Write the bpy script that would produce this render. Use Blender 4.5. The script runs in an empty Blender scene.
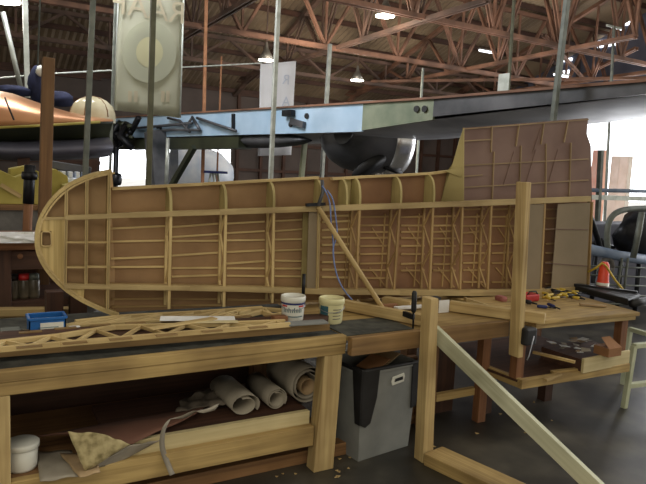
import bpy, math, random
from mathutils import Vector, Matrix
random.seed(7)
C = bpy.context.scene.collection
# ------------------------------------------------------------------ camera
F=624.5;YAW=1.04165;PIT=.1148;ROLL=.04897;H=1.65
def basis():
    f=Vector((math.cos(YAW)*math.cos(PIT),math.sin(YAW)*math.cos(PIT),-math.sin(PIT)))
    r=Vector((math.sin(YAW),-math.cos(YAW),0)); u=r.cross(f)
    c,s=math.cos(ROLL),math.sin(ROLL)
    return f, r*c+u*s, u*c-r*s
FW,RT,UP=basis()
def ray(x,y): return FW+RT*((x-323)/F)+UP*((242-y)/F)
def onY(x,y,Y,dz=0):
    d=ray(x,y);t=Y/d.y;return Vector((d.x*t,Y,H+d.z*t+dz))
def onX(x,y,X):
    d=ray(x,y);t=X/d.x;return Vector((X,d.y*t,H+d.z*t))
def onZ(x,y,z):
    d=ray(x,y);t=(z-H)/d.z;return Vector((d.x*t,d.y*t,z))
def onP(x,y,p,n):
    d=ray(x,y);o=Vector((0,0,H));t=(p-o).dot(n)/d.dot(n);return o+d*t
cam=bpy.data.cameras.new('camera'); co=bpy.data.objects.new('camera',cam); C.objects.link(co)
m=Matrix((( RT.x,UP.x,-FW.x,0),(RT.y,UP.y,-FW.y,0),(RT.z,UP.z,-FW.z,H),(0,0,0,1)))
co.matrix_world=m; cam.sensor_width=36; cam.lens=F/646*36; cam.clip_start=.05; cam.clip_end=500
bpy.context.scene.camera=co
# ------------------------------------------------------------------ materials
def new_mat(n):
    m=bpy.data.materials.new(n); m.use_nodes=True; nt=m.node_tree; b=nt.nodes['Principled BSDF']; return m,nt,b
def s2l(c): return tuple(((x/255)/12.92 if x/255<.04045 else (((x/255)+.055)/1.055)**2.4) for x in c)+(1,)
def ramp(nt,fac,stops):
    r=nt.nodes.new('ShaderNodeValToRGB'); nt.links.new(fac,r.inputs[0])
    while len(r.color_ramp.elements)<len(stops): r.color_ramp.elements.new(.5)
    for e,(p,c) in zip(r.color_ramp.elements,stops): e.position=p; e.color=s2l(c)
    return r.outputs[0]
def mottled(n,c1,c2,scale=6,rough=.7,metal=0,bump=.0,detail=5,stops=None,coat=0):
    m,nt,b=new_mat(n); tc=nt.nodes.new('ShaderNodeTexCoord'); no=nt.nodes.new('ShaderNodeTexNoise')
    no.inputs['Scale'].default_value=scale; no.inputs['Detail'].default_value=detail
    nt.links.new(tc.outputs['Object'],no.inputs['Vector'])
    nt.links.new(ramp(nt,no.outputs['Fac'],stops or [(.35,c1),(.65,c2)]),b.inputs['Base Color'])
    b.inputs['Roughness'].default_value=rough; b.inputs['Metallic'].default_value=metal
    if bump:
        bp=nt.nodes.new('ShaderNodeBump'); bp.inputs['Strength'].default_value=bump; bp.inputs['Distance'].default_value=.02
        nt.links.new(no.outputs['Fac'],bp.inputs['Height']); nt.links.new(bp.outputs[0],b.inputs['Normal'])
    return m
def wood(n,c1,c2,rough=.7,sc=(1.3,38),mott=None):
    m,nt,b=new_mat(n); tc=nt.nodes.new('ShaderNodeTexCoord'); mp=nt.nodes.new('ShaderNodeMapping')
    mp.inputs['Scale'].default_value=(sc[0],sc[1],1); nt.links.new(tc.outputs['UV'],mp.inputs['Vector'])
    no=nt.nodes.new('ShaderNodeTexNoise'); no.inputs['Scale'].default_value=1.0; no.inputs['Detail'].default_value=6; no.inputs['Distortion'].default_value=.6
    nt.links.new(mp.outputs[0],no.inputs['Vector'])
    n2=nt.nodes.new('ShaderNodeTexNoise'); n2.inputs['Scale'].default_value=2.3; n2.inputs['Detail'].default_value=3
    nt.links.new(tc.outputs['Object'],n2.inputs['Vector'])
    a=ramp(nt,no.outputs['Fac'],[(.3,c1),(.68,c2)])
    mx=nt.nodes.new('ShaderNodeMix'); mx.data_type='RGBA'; mx.blend_type='MULTIPLY'; mx.inputs[0].default_value=1
    nt.links.new(a,mx.inputs[6]); nt.links.new(ramp(nt,n2.outputs['Fac'],mott or [(.3,(205,200,192)),(.6,(255,255,255))]),mx.inputs[7])
    nt.links.new(mx.outputs[2],b.inputs['Base Color']); b.inputs['Roughness'].default_value=rough
    bp=nt.nodes.new('ShaderNodeBump'); bp.inputs['Strength'].default_value=.15; bp.inputs['Distance'].default_value=.004
    nt.links.new(no.outputs['Fac'],bp.inputs['Height']); nt.links.new(bp.outputs[0],b.inputs['Normal'])
    return m
def emis(n,c,s):
    m,nt,b=new_mat(n); b.inputs['Emission Color'].default_value=s2l(c); b.inputs['Emission Strength'].default_value=s; b.inputs['Base Color'].default_value=s2l(c); return m
M={}
M['pine']=wood('pine',(168,140,92),(208,184,130))
M['pine_old']=wood('pine_old',(150,124,76),(192,164,106),mott=[(.25,(170,160,150)),(.6,(255,255,255))])
M['pine_brown']=wood('pine_brown',(112,80,50),(150,112,72))
M['pine_pale']=wood('pine_pale',(178,178,150),(206,206,178),mott=[(.28,(200,198,190)),(.55,(255,255,255))])
M['spruce']=wood('spruce',(186,160,108),(214,190,136))
M['spar']=wood('spar',(160,138,94),(190,168,120))
M['lath']=wood('lath',(158,128,84),(190,160,108))
M['skin']=mottled('wing_ply',(132,102,70),(158,126,88),3.2,.75,detail=8)
M['skin_tip']=mottled('tip_ply',(158,128,92),(180,150,110),3,.75)
M['skin_red']=mottled('wing_ply_red',(122,88,62),(146,110,78),2.6,.75,detail=8)
M['skin_dark']=mottled('backlit_dark_ply',(112,88,80),(130,106,96),2.6,.8)  # backlit darkness of the root skin put into its colour
M['ply_grey']=mottled('grey_ply',(128,114,92),(142,127,104),2.2,.8)
M['ply_pale']=wood('pale_ply',(184,160,104),(204,180,124),sc=(1.2,26))
M['nose_ply']=wood('nose_ply',(160,146,94),(188,172,118),sc=(2,12))
M['cream']=wood('cream_board',(196,180,134),(214,200,156),mott=[(.3,(225,222,215)),(.6,(255,255,255))])
M['slate']=mottled('grey_benchtop',(48,49,45),(78,78,70),14,.85)
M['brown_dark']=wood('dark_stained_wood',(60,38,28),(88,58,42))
M['brown_red']=wood('red_brown_wood',(116,76,48),(150,104,68))
M['post_brown']=wood('old_brown_post',(96,68,38),(122,88,52))
M['steel_grey']=mottled('painted_steel_grey',(92,98,92),(120,124,116),8,.55,.3)
M['steel_olive']=mottled('olive_steel',(84,84,66),(100,100,80),8,.6,.2)
M['steel_rust']=mottled('rusty_steel',(150,104,74),(186,134,98),4,.7,.1)
M['steel_pale']=mottled('pale_steel',(168,172,164),(200,204,196),8,.4,.4)
M['truss']=mottled('red_oxide_steel',(90,66,52),(146,106,84),1.3,.65,.1)
M['truss_dark']=mottled('dark_oxide_steel',(74,60,52),(110,84,70),1.3,.7,.1)
M['roof']=mottled('corrugated_roof_iron',(108,92,74),(168,146,118),.5,.6,.2,detail=6)
M['wall']=mottled('dark_corrugated_wall',(66,58,54),(92,80,74),.6,.8)
M['wall_grey']=mottled('blue_grey_wall',(82,84,98),(106,108,124),.5,.8)
M['floor']=mottled('oil_stained_concrete',(34,34,32),(70,68,62),2.2,.42,stops=[(.3,(30,29,26)),(.5,(56,53,47)),(.72,(92,87,76))],detail=9)
M['apron']=mottled('pale_concrete_apron',(190,188,184),(214,212,206),1,.9)
M['grey_bin']=mottled('grey_plastic_board',(118,120,118),(134,136,132),5,.6)
M['black']=mottled('black_rubber',(16,16,18),(30,30,32),9,.55)
M['black_met']=mottled('black_iron',(26,27,30),(44,45,50),9,.4,.6)
M['white_pl']=mottled('white_plastic',(206,206,196),(224,224,214),4,.4)
M['cream_pl']=mottled('cream_plastic',(206,200,150),(222,216,170),4,.4)
M['blue_pl']=mottled('blue_plastic',(22,84,150),(34,104,176),4,.4)
M['blue_dk']=mottled('dark_blue_plastic',(24,36,92),(34,48,110),4,.5)
M['teal']=mottled('teal_print',(44,84,96),(60,104,112),4,.5)
M['paper']=mottled('white_paper',(206,206,204),(232,232,230),6,.85,bump=.2)
M['paper_grey']=mottled('grey_paper_roll',(132,124,110),(162,154,138),5,.85)
M['paper_tan']=mottled('tan_paper',(150,126,92),(172,146,110),5,.85)
M['card_brown']=mottled('brown_hardboard',(92,62,50),(116,80,64),2.2,.85)
M['card_speck']=mottled('mouldy_cream_sheet',(116,104,66),(176,162,120),26,.9,stops=[(.3,(110,98,62)),(.55,(168,154,112)),(.8,(190,176,134))])
M['crumple']=mottled('crumpled_grey_sheet',(84,76,66),(116,106,94),12,.9,bump=.8)
M['cardboard']=mottled('cardboard',(132,92,58),(158,114,76),5,.85)
M['blue_skin']=mottled('pale_blue_zinc_primer',(156,186,212),(184,208,230),1.6,.5,.1)
M['green_skin']=mottled('mottled_green_primer',(108,120,100),(146,152,130),2.4,.55,.2)
M['grey_skin']=mottled('bare_grey_aluminium',(150,150,154),(190,190,192),1.4,.5,.15)
M['dark_skin']=mottled('dark_aircraft_metal',(62,64,68),(104,104,108),1.8,.42,.4)
M['polish']=mottled('polished_metal',(220,220,224),(250,250,250),3,.22,.75)
M['copper']=mottled('copper_tan_skin',(170,118,84),(214,160,116),.9,.3,.55)
M['olive_dk']=mottled('dark_olive_belly',(30,34,22),(52,56,36),1.6,.5)
M['grey_hull']=mottled('grey_hull',(70,72,86),(102,102,116),1.6,.45,.2)
M['dome']=mottled('yellowed_perspex',(180,170,136),(222,214,186),3,.15)
M['yellow_ply']=mottled('yellow_green_foam_ply',(148,136,62),(180,166,88),3,.8)
M['beam_mid']=wood('worn_brown_beam',(120,92,56),(154,122,78))
M['rag_pink']=mottled('dull_pink_cloth',(140,84,80),(168,108,100),8,.9,bump=.5)
def tipw():
    m,nt,b=new_mat('tip_wood');tc=nt.nodes.new('ShaderNodeTexCoord');mp=nt.nodes.new('ShaderNodeMapping');mp.inputs['Scale'].default_value=(55,4,1.5)
    nt.links.new(tc.outputs['Object'],mp.inputs['Vector']);no=nt.nodes.new('ShaderNodeTexNoise');no.inputs['Scale'].default_value=1;no.inputs['Detail'].default_value=4
    nt.links.new(mp.outputs[0],no.inputs['Vector']);nt.links.new(ramp(nt,no.outputs['Fac'],[(.3,(164,140,86)),(.65,(202,178,120))]),b.inputs['Base Color']);b.inputs['Roughness'].default_value=.7;return m
M['tipwood']=tipw()
M['batten_dim']=wood('dim_batten',(140,118,88),(164,140,106))
M['gusset']=wood('gusset_ply',(128,102,62),(152,124,80))
M['yellow']=mottled('yellow_plastic',(186,158,52),(214,184,76),6,.5)
M['red']=mottled('red_plastic',(170,36,40),(200,52,52),6,.45)
M['orange']=mottled('orange_plastic',(214,64,40),(240,86,54),6,.45)
M['orange_wall']=mottled('overexposed_orange',(255,186,160),(255,204,180),2,.7)  # paled toward white: overexposed daylight put into the base colour
M['tan_wall']=mottled('overexposed_tan',(226,214,200),(240,230,220),2,.7)  # also lightened, doorway glare carried by the base colour
M['navy']=mottled('navy_cloth',(24,28,54),(40,46,78),7,.9,bump=.5)
M['blanket']=mottled('grey_blanket',(84,82,80),(112,108,104),6,.9,bump=.4)
M['white_blue']=mottled('white_blue_paint',(196,208,226),(236,240,246),2,.4)
M['blue_rope']=mottled('blue_rope',(96,116,170),(126,146,196),20,.8)
M['jar']=mottled('dusty_glass_jar',(70,64,54),(104,96,80),10,.3)
M['green_white']=mottled('pale_green_paint',(176,182,150),(200,204,176),6,.6)
M['silver']=mottled('silver_tool_steel',(140,142,150),(180,182,190),10,.3,.8)
M['mix_yellow']=mottled('yellow_black_tool',(60,54,36),(190,166,70),16,.6)
M['lamp']=emis('lamp_glow',(255,252,236),14)
M['win']=emis('daylit_pane',(240,246,255),3)
M['lampshade']=mottled('lamp_housing',(110,108,100),(140,136,126),5,.4,.6)
M['blue_paint']=mottled('blue_steel_rail',(110,128,156),(140,156,182),5,.5)
# translucent banner cloth with roundel ghost
def banner_mat(n,col,tr=.55):
    m,nt,b=new_mat(n); tc=nt.nodes.new('ShaderNodeTexCoord'); no=nt.nodes.new('ShaderNodeTexNoise'); no.inputs['Scale'].default_value=2
    nt.links.new(tc.outputs['Object'],no.inputs['Vector']); c=ramp(nt,no.outputs['Fac'],[(.3,tuple(x-8 for x in col)),(.7,col)])
    t=nt.nodes.new('ShaderNodeBsdfTranslucent'); d=nt.nodes.new('ShaderNodeBsdfDiffuse'); mx=nt.nodes.new('ShaderNodeMixShader'); mx.inputs[0].default_value=tr
    nt.links.new(c,t.inputs[0]); nt.links.new(c,d.inputs[0]); nt.links.new(d.outputs[0],mx.inputs[1]); nt.links.new(t.outputs[0],mx.inputs[2])
    nt.links.new(mx.outputs[0],nt.nodes['Material Output'].inputs[0]); return m
M['banner']=banner_mat('sage_banner_cloth',(208,208,190)); M['banner_ring']=banner_mat('grey_green_ring',(198,199,180))
M['banner_disc']=banner_mat('straw_disc',(222,218,184)); M['banner_hem']=banner_mat('white_hem',(236,240,236))
M['banner_pink']=banner_mat('pinkish_print',(214,206,184))
M['banner_white']=banner_mat('white_banner_cloth',(248,248,250)); M['banner_grey']=banner_mat('grey_blue_print',(222,226,234))
def perspex():
    m,nt,b=new_mat('dome_glass'); b.inputs['Base Color'].default_value=s2l((226,214,176)); b.inputs['Transmission Weight'].default_value=.75; b.inputs['Roughness'].default_value=.15; b.inputs['IOR'].default_value=1.2; return m
M['perspex']=perspex()
# ------------------------------------------------------------------ mesh builder
def V(*a): return Vector(a)
class MB:
    def __init__(s): s.v=[];s.f=[];s.uv=[]
    def add(s,vs,fs,uvs):
        o=len(s.v); s.v+= [Vector(x) for x in vs]
        for f,u in zip(fs,uvs): s.f.append([i+o for i in f]); s.uv.append(u)
        return s
    def hexa(s,P,L=None):
        # P: 8 pts: bottom 4 (ccw) then top 4; uv along longest edge
        fs=[(0,3,2,1),(4,5,6,7),(0,1,5,4),(1,2,6,5),(2,3,7,6),(3,0,4,7)]
        P=[Vector(p) for p in P]
        ax=[P[1]-P[0],P[3]-P[0],P[4]-P[0]]; l=max(range(3),key=lambda i:ax[i].length); d=ax[l].normalized()
        if l==0:q=1
        else:q=0
        e=ax[q].normalized(); g=ax[3-l-q].normalized(); r=random.random()*9
        return s.add(P,fs,[[(P[i].dot(d)+r,(P[i].dot(e)+P[i].dot(g))+r) for i in f] for f in fs])
    def box(s,x0,x1,y0,y1,z0,z1):
        return s.hexa([(x0,y0,z0),(x1,y0,z0),(x1,y1,z0),(x0,y1,z0),(x0,y0,z1),(x1,y0,z1),(x1,y1,z1),(x0,y1,z1)])
    def bar(s,a,b,w,h,up=(0,0,1)):
        a=Vector(a);b=Vector(b);d=(b-a).normalized();up=Vector(up);sd=d.cross(up)
        if sd.length<1e-4: sd=d.cross(Vector((0,1,0)))
        sd.normalize();u=sd.cross(d).normalized();sd*=w/2;u*=h/2
        return s.hexa([a-sd-u,b-sd-u,b+sd-u,a+sd-u,a-sd+u,b-sd+u,b+sd+u,a+sd+u])
    def prism(s,pts,vec):
        pts=[Vector(p) for p in pts];vec=Vector(vec);n=len(pts);r=random.random()*5
        vs=pts+[p+vec for p in pts]
        e=max(((pts[i]-pts[i-1]) for i in range(n)),key=lambda q:q.length).normalized(); g=vec.cross(e).normalized()
        U=lambda p:(p.dot(e)+r,p.dot(g)+p.dot(vec.normalized())+r)
        fs=[tuple(range(n))[::-1],tuple(range(n,2*n))]+[(i,(i+1)%n,n+(i+1)%n,n+i) for i in range(n)]
        return s.add(vs,fs,[[U(vs[i]) for i in f] for f in fs])
    def tube(s,pts,r,n=8,r2=None,cap=True):
        pts=[Vector(p) for p in pts];rings=[];k=len(pts);vs=[];prev=None
        for i,p in enumerate(pts):
            d=(pts[min(i+1,k-1)]-pts[max(i-1,0)]).normalized()
            if prev is None: a=d.orthogonal().normalized()
            else: a=(prev-d*prev.dot(d)).normalized()
            prev=a;b=d.cross(a);rr=r if r2 is None else r+(r2-r)*i/(k-1)
            if isinstance(r,(list,tuple)): rr=r[i]
            for j in range(n):
                t=2*math.pi*j/n;vs.append(p+a*math.cos(t)*rr+b*math.sin(t)*rr)
        fs=[];us=[]
        for i in range(k-1):
            for j in range(n):
                fs.append((i*n+j,i*n+(j+1)%n,(i+1)*n+(j+1)%n,(i+1)*n+j));us.append([(i*.1,j/n),(i*.1,(j+1)/n),(i*.1+.1,(j+1)/n),(i*.1+.1,j/n)])
        if cap:
            fs.append(tuple(range(n))[::-1]);us.append([(0,0)]*n);fs.append(tuple(range((k-1)*n,k*n)));us.append([(0,0)]*n)
        return s.add(vs,fs,us)
    def lathe(s,prof,c,axis=(0,0,1),n=24,sc=(1,1),cap=False):
        c=Vector(c);ax=Vector(axis).normalized();a=ax.orthogonal().normalized()
        if abs(ax.z)>.99: a=Vector((1,0,0))
        b=ax.cross(a);vs=[]
        for r,h in prof:
            for j in range(n):
                t=2*math.pi*j/n;vs.append(c+ax*h+a*math.cos(t)*r*sc[0]+b*math.sin(t)*r*sc[1])
        k=len(prof);fs=[(i*n+j,i*n+(j+1)%n,(i+1)*n+(j+1)%n,(i+1)*n+j) for i in range(k-1) for j in range(n)]
        if cap: fs+= [tuple(range(n))[::-1],tuple(range((k-1)*n,k*n))]
        return s.add(vs,fs,[[(0,0)]*len(f) for f in fs])
    def grid(s,rows):
        n=len(rows[0]);vs=[p for r in rows for p in r];fs=[];us=[]
        for i in range(len(rows)-1):
            for j in range(n-1):
                fs.append((i*n+j,i*n+j+1,(i+1)*n+j+1,(i+1)*n+j));us.append([(j*.1,i*.1),(j*.1+.1,i*.1),(j*.1+.1,i*.1+.1),(j*.1,i*.1+.1)])
        return s.add(vs,fs,us)
    def build(s,name,mat,parent=None,smooth=False,bevel=0,thick=0,loc=None,sub=0):
        me=bpy.data.meshes.new(name)
        if parent is not None: o0=BASE[parent.name]
        else:
            if loc is None:
                xs=[p.x for p in s.v];ys=[p.y for p in s.v];zs=[p.z for p in s.v]
                loc=((min(xs)+max(xs))/2,(min(ys)+max(ys))/2,min(zs))
            o0=Vector(loc)
        me.from_pydata([p-o0 for p in s.v],[],s.f)
        uvl=me.uv_layers.new(name='UVMap');i=0
        for u in s.uv:
            for q in u: uvl.data[i].uv=q;i+=1
        me.materials.append(M[mat] if isinstance(mat,str) else mat)
        if smooth:
            for p in me.polygons:p.use_smooth=True
        me.validate();me.update()
        o=bpy.data.objects.new(name,me);C.objects.link(o)
        if parent is not None: o.parent=parent
        else: o.location=o0
        BASE[o.name]=o0
        if sub: md=o.modifiers.new('s','SUBSURF');md.levels=sub;md.render_levels=sub
        if thick: md=o.modifiers.new('t','SOLIDIFY');md.thickness=thick;md.offset=0
        if bevel: md=o.modifiers.new('b','BEVEL');md.width=bevel;md.segments=2;md.limit_method='ANGLE'
        return o
BASE={}
def T(name,label,cat,loc,group=None):
    o=bpy.data.objects.new(name,None);C.objects.link(o);o.location=loc;BASE[o.name]=Vector(loc);o.empty_display_size=.1
    o['label']=label;o['category']=cat
    if group:o['group']=group
    return o
def tag(o,label,cat,group=None,kind=None):
    o['label']=label;o['category']=cat
    if group:o['group']=group
    if kind:o['kind']=kind
    return o
def struct(o): o['kind']='structure'; return o
def copy_tree(o,parent=None,off=None):
    c=o.copy();C.objects.link(c);c.parent=parent;BASE[c.name]=BASE[o.name]
    if off is not None:c.location=o.location+Vector(off)
    for ch in list(o.children):copy_tree(ch,c)
    return c
def lerp(a,b,t): return a+(b-a)*t
# ------------------------------------------------------------------ setting
RX0,RX1,RY1=-9,22,24
def roofz(y): return 4.7+(RY1-y)*.36
struct(MB().box(RX0,RX1,-3,RY1,-.12,0).build('floor','floor'))
struct(MB().box(RX0-20,RX1+40,-20,RY1+40,-.3,-.14).build('ground_apron','apron'))
def corr(p0,p1,q0,q1,n,amp,nrm):
    rows=[[],[]]
    for i in range(n+1):
        t=i/n;o=Vector(nrm)*amp*(1 if i%2 else -1)
        rows[0].append(p0.lerp(p1,t)+o);rows[1].append(q0.lerp(q1,t)+o)
    return MB().grid(rows)
struct(corr(V(RX0,RY1,roofz(RY1)),V(RX1+.5,RY1,roofz(RY1)),V(RX0,4,roofz(4)),V(RX1+.5,4,roofz(4)),300,.03,(0,0,1)).build('ceiling','roof',thick=.01))
# back wall with a doorway
def wallbox(name,boxes,mat):
    b=MB()
    for q in boxes:b.box(*q)
    return struct(b.build(name,mat))
DX0,DX1,DZ=onY(100,150,RY1).x,onY(232,150,RY1).x,3.0
wallbox('wall_back',[(RX0,DX0,RY1,RY1+.15,0,4.8),(DX0,DX1,RY1,RY1+.15,DZ,4.8),(DX1,RX1,RY1,RY1+.15,0,4.8)],'wall')
SY0,SY1,SZ=onX(646,150,RX1).y-6,onX(578,150,RX1).y,4.95
b=MB();b.box(RX1,RX1+.15,SY1,RY1,0,4.8+.9);b.box(RX1,RX1+.15,4,SY1,SZ,8.4)
b.prism([(RX1+.03,4,8),(RX1+.03,4,roofz(4)),(RX1+.03,RY1,roofz(RY1)),(RX1+.03,RY1,4.4)],(.1,0,0))
struct(b.build('wall_right','wall_grey'))
b=MB()
for i in range(9): b.box(RX1-.12,RX1,SY1+.3+i*1.1-.04,SY1+.3+i*1.1+.04,0,roofz(SY1+.3+i*1.1)-.2)
for z in (1.2,2.4,3.6,4.6): b.box(RX1-.1,RX1,SY1,RY1,z-.04,z+.04)
struct(b.build('trim_1','wall'))
b=MB()
for z in (1.5,2.6,3.7,4.5): b.box(RX0,DX0,RY1-.12,RY1,z-.06,z+.06);b.box(DX1,RX1,RY1-.12,RY1,z-.06,z+.06)
for i in range(12):
    x=DX1+.2+i*1.05
    if x<RX1:b.box(x-.06,x+.06,RY1-.15,RY1,0,4.7)
struct(b.build('trim_2','brown_dark'))
k=0
for (px,py,w,h) in [(565,33,.25,.45),(564,50,.22,.22),(567,60,.5,.12),(607,43,.8,.28),(566,74,.3,.3),(630,22,.5,.2)]:
    k+=1;p=onX(px,py,RX1-.02);struct(MB().box(RX1-.05,RX1-.005,p.y-w/2,p.y+w/2,p.z-h/2,p.z+h/2).build('window_%d'%k,'win'))
# purlins and steel trusses
def truss_x(Y,zb,x0,x1,lab,mat='truss',first=False):
    zt=roofz(Y)-.25;t=T('roof_truss',lab,'roof truss',(x0,Y,zb))
    b=MB()
    for d in(-.07,.07): b.bar((x0,Y+d,zb),(x1,Y+d,zb),.05,.11)
    b.build('bottom_chord',mat,t)
    b=MB()
    for d in(-.07,.07): b.bar((x0,Y+d,zt),(x1,Y+d,zt),.05,.11)
    b.build('top_chord',mat,t)
    n=int((x1-x0)/2.4);dx=(x1-x0)/n
    for i in range(n):
        xa=x0+i*dx
        b=MB()
        for d in(-.05,.05): b.bar((xa,Y+d,zb),(xa+dx/2,Y+d,zt),.03,.07);b.bar((xa+dx/2,Y+d,zt),(xa+dx,Y+d,zb),.03,.07)
        b.build('diagonal_brace',mat,t)
        MB().bar((xa,Y,zb),(xa,Y,zt),.06,.06).build('vertical_strut',mat,t)
    return t
truss_x(12.0,5.3,RX0+.2,RX1-.1,'rusty red roof truss with double chords nearest above the grey wing','truss')
truss_x(16.0,5.15,RX0+.2,RX1-.1,'middle red oxide roof truss spanning behind the pendant lamps','truss')
truss_x(20.2,5.0,RX0+.2,RX1-.1,'farthest dark roof truss spanning close to the back wall','truss_dark')
def truss_y(X,y0,y1,lab,mat='truss'):
    zb=5.3;t=T('cross_truss',lab,'roof truss',(X,y0,zb));b=MB()
    for d in(-.06,.06): b.bar((X+d,y0,zb),(X+d,y1,zb-.3),.05,.1)
    b.build('bottom_chord',mat,t)
    MB().bar((X,y0,roofz(y0)-.35),(X,y1,roofz(y1)-.35),.14,.12).build('top_chord',mat,t)
    n=int((y1-y0)/2);dy=(y1-y0)/n
    for i in range(n):
        ya=y0+i*dy;ym=ya+dy/2;yb=ya+dy;b=MB()
        f=lambda y:zb-.3*(y-y0)/(y1-y0)
        for d in(-.05,.05): b.bar((X+d,ya,f(ya)),(X+d,ym,roofz(ym)-.4),.03,.07);b.bar((X+d,ym,roofz(ym)-.4),(X+d,yb,f(yb)),.03,.07)
        b.build('diagonal_brace',mat,t)
        MB().bar((X,ya,f(ya)),(X,ya,roofz(ya)-.4),.06,.06).build('vertical_strut',mat,t)
for X,l,mt in [(5.5,'dark cross truss above the pale blue wing spar','truss_dark'),(9.5,'brown cross truss between the two left pendant lamps','truss_dark'),(14.5,'rusty cross truss above the dark grey engine nacelle','truss'),(19,'bright rusty cross truss over the raised wing panel corner','truss')]:
    truss_y(X,10,23.8,l,mt)
b=MB()
for i in range(15):
    y=5+i*1.35;b.bar((RX0,y,roofz(y)-.12),(RX1,y,roofz(y)-.12),.08,.16)
struct(b.build('trim_3','brown_dark'))
# horizontal steel sway bracing seen on the right
for a,bb,l in [((13.5,12),(20.5,16),'long rusty sway brace running down toward the side wall'),((17.5,12),(21.8,18),'rusty sway brace crossing low beside the small bright windows'),((20.5,11),(13.5,20),'rusty sway brace rising from the side wall over the wing panel')]:
    bq=MB();zz_s=5.5 if 'long' in l else (5.7 if 'low' in l else 5.1)
    for d in(-.06,.06):bq.bar((a[0]+d,a[1],zz_s),(bb[0]+d,bb[1],zz_s-.05),.04,.09)
    tag(bq.build('sway_brace','truss'),l,'brace')
# ------------------------------------------------------------------ lamps
def lamp(px,py,Y,r,lab):
    p=onY(px,py,Y);t=T('pendant_lamp',lab,'lamp',(p.x,p.y,p.z))
    MB().lathe([(.03,.5),(.06,.34),(r*.55,.22),(r,.03),(r*.97,.03),(.03,.3)],p,n=24).build('lamp_shade','lampshade',t,True)
    MB().lathe([(0,.0),(r*.93,.01),(r*.93,.03),(0,.05)],p,n=24).build('diffuser','lamp',t,True)
    MB().tube([p+V(0,0,.45),V(p.x,p.y,roofz(p.y)-.1)],.02,6).build('stem','truss_dark',t)
    l=bpy.data.lights.new('lamp_light','POINT');l.energy=38;l.color=(1,.93,.8);l.shadow_soft_size=.2
    lo=bpy.data.objects.new('lamp_light',l);C.objects.link(lo);lo.parent=t;lo.location=(0,0,-.2)
lamp(385,17,12.6,.24,'brightest pendant lamp hanging top centre above the engine nacelle')
lamp(266,61,16,.22,'round pendant lamp hanging just above the white banner')
lamp(357,81,18,.23,'lowest pendant lamp hanging right over the nacelle')
lamp(3,2,10.5,.25,'pendant lamp cut by the top left corner above a slanting tube')
def tube_lamp(px,py,Y,lab):
    p=onY(px,py,Y);t=T('fluorescent_lamp',lab,'lamp',(p.x,p.y,p.z))
    MB().bar(p-V(.35,0,0),p+V(.35,0,0),.12,.05).build('housing','lampshade',t,bevel=.01)
    MB().tube([p-V(.32,0,.05),p+V(.32,0,-.05)],.035,8).build('diffuser','win',t,True)
    MB().tube([p,V(p.x,p.y,roofz(p.y)-.1)],.012,6).build('stem','truss_dark',t)
tube_lamp(487,50,15,'elongated tube lamp under the trusses above the wing panel')
tube_lamp(561,74,14,'elongated tube lamp low beside the thick grey pole')
tube_lamp(618,27,14,'elongated tube lamp near the top right corner')
# ------------------------------------------------------------------ poles
def pole(px0,py0,px1,py1,Y,w,mat,lab,ztop=None,zbot=0,sq=True,name='steel_pole'):
    w*=.7 if w>.03 else 1
    a=onY(px0,py0,Y);b_=onY(px1,py1,Y);d=(a-b_)/(a.z-b_.z)
    zt=roofz(Y) if ztop is None and Y>4 else (ztop or 9)
    if ztop is None: top=b_+d*(min(zt-.12,11)-b_.z)
    else: top=a if ztop=='px' else b_+d*(ztop-b_.z)
    bot=b_+d*(zbot-b_.z) if zbot is not None else b_
    m=MB()
    if sq: m.bar(bot,top,w,w,(0,1,0))
    else: m.tube([bot,top],w/2,12)
    return tag(m.build(name,mat,smooth=not sq,bevel=0 if not sq else .004),lab,'pole')
pole(153.5,0,148.5,180,6.2,.07,'steel_olive','olive steel pole standing in front of the sage green banner')
pole(93,0,85,180,6.0,.065,'steel_grey','grey steel pole between the brown timber post and the sage banner')
pole(25,0,27.5,95,9.2,.09,'steel_pale','pale steel tube standing upright over the copper aircraft skin',zbot=2.4)
pole(3,12,22,93,9.2,.09,'steel_pale','pale tube slanting from the corner lamp down to the copper skin','px',None,sq=False,name='steel_tube')
pole(40,0,37,85,8.8,.02,'steel_grey','thin cable hanging beside the navy cloth bundle',None,2.55,False,'hanging_cable')
pole(114,50,112,112,9,.05,'steel_grey','short thin grey pole beside the edge of the sage banner',3.75,0)
pole(206,12,204,110,13,.085,'steel_rust','orange rusty pole rising behind the pale blue wing spar',None,0)
pole(221,70,219.5,110,15,.05,'steel_rust','thin brown pole just right of the orange rusty pole',4.3,0)
pole(278.5,0,270.5,180,8.6,.085,'steel_pale','pale galvanised pole in front of the white banner')
pole(330,44,322,175,11.5,.1,'steel_pale','slim pale pole with a flat top behind the engine nacelle',onY(330,44,11.5).z,0)
pole(305,140,301,182,10.5,.12,'green_white','pale green post seen below the wing left of the nacelle',2.6,0)
pole(423,68,421,100,13,.07,'steel_grey','short thin grey pole above the green primed patch',onY(423,68,13).z,0)
pole(514,0,508,95,7.2,.055,'steel_olive','thin olive pole rising above the raised wing panel')
pole(567,0,553.5,118,4.6,.075,'steel_grey','thick dark grey pole touching the top of the raised wing panel',zbot=0)
pole(614,26,611,88,11,.08,'steel_grey','short grey pole with a crossbar above the bright doorway',onY(614,26,11).z,0)
p=onY(614,27,11);tag(MB().bar(p-V(.3,0,0),p+V(.3,0,0),.05,.05).build('pole_crossbar','steel_pale'),'pale crossbar fixed on the short pole above the bright doorway','bar')
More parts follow.
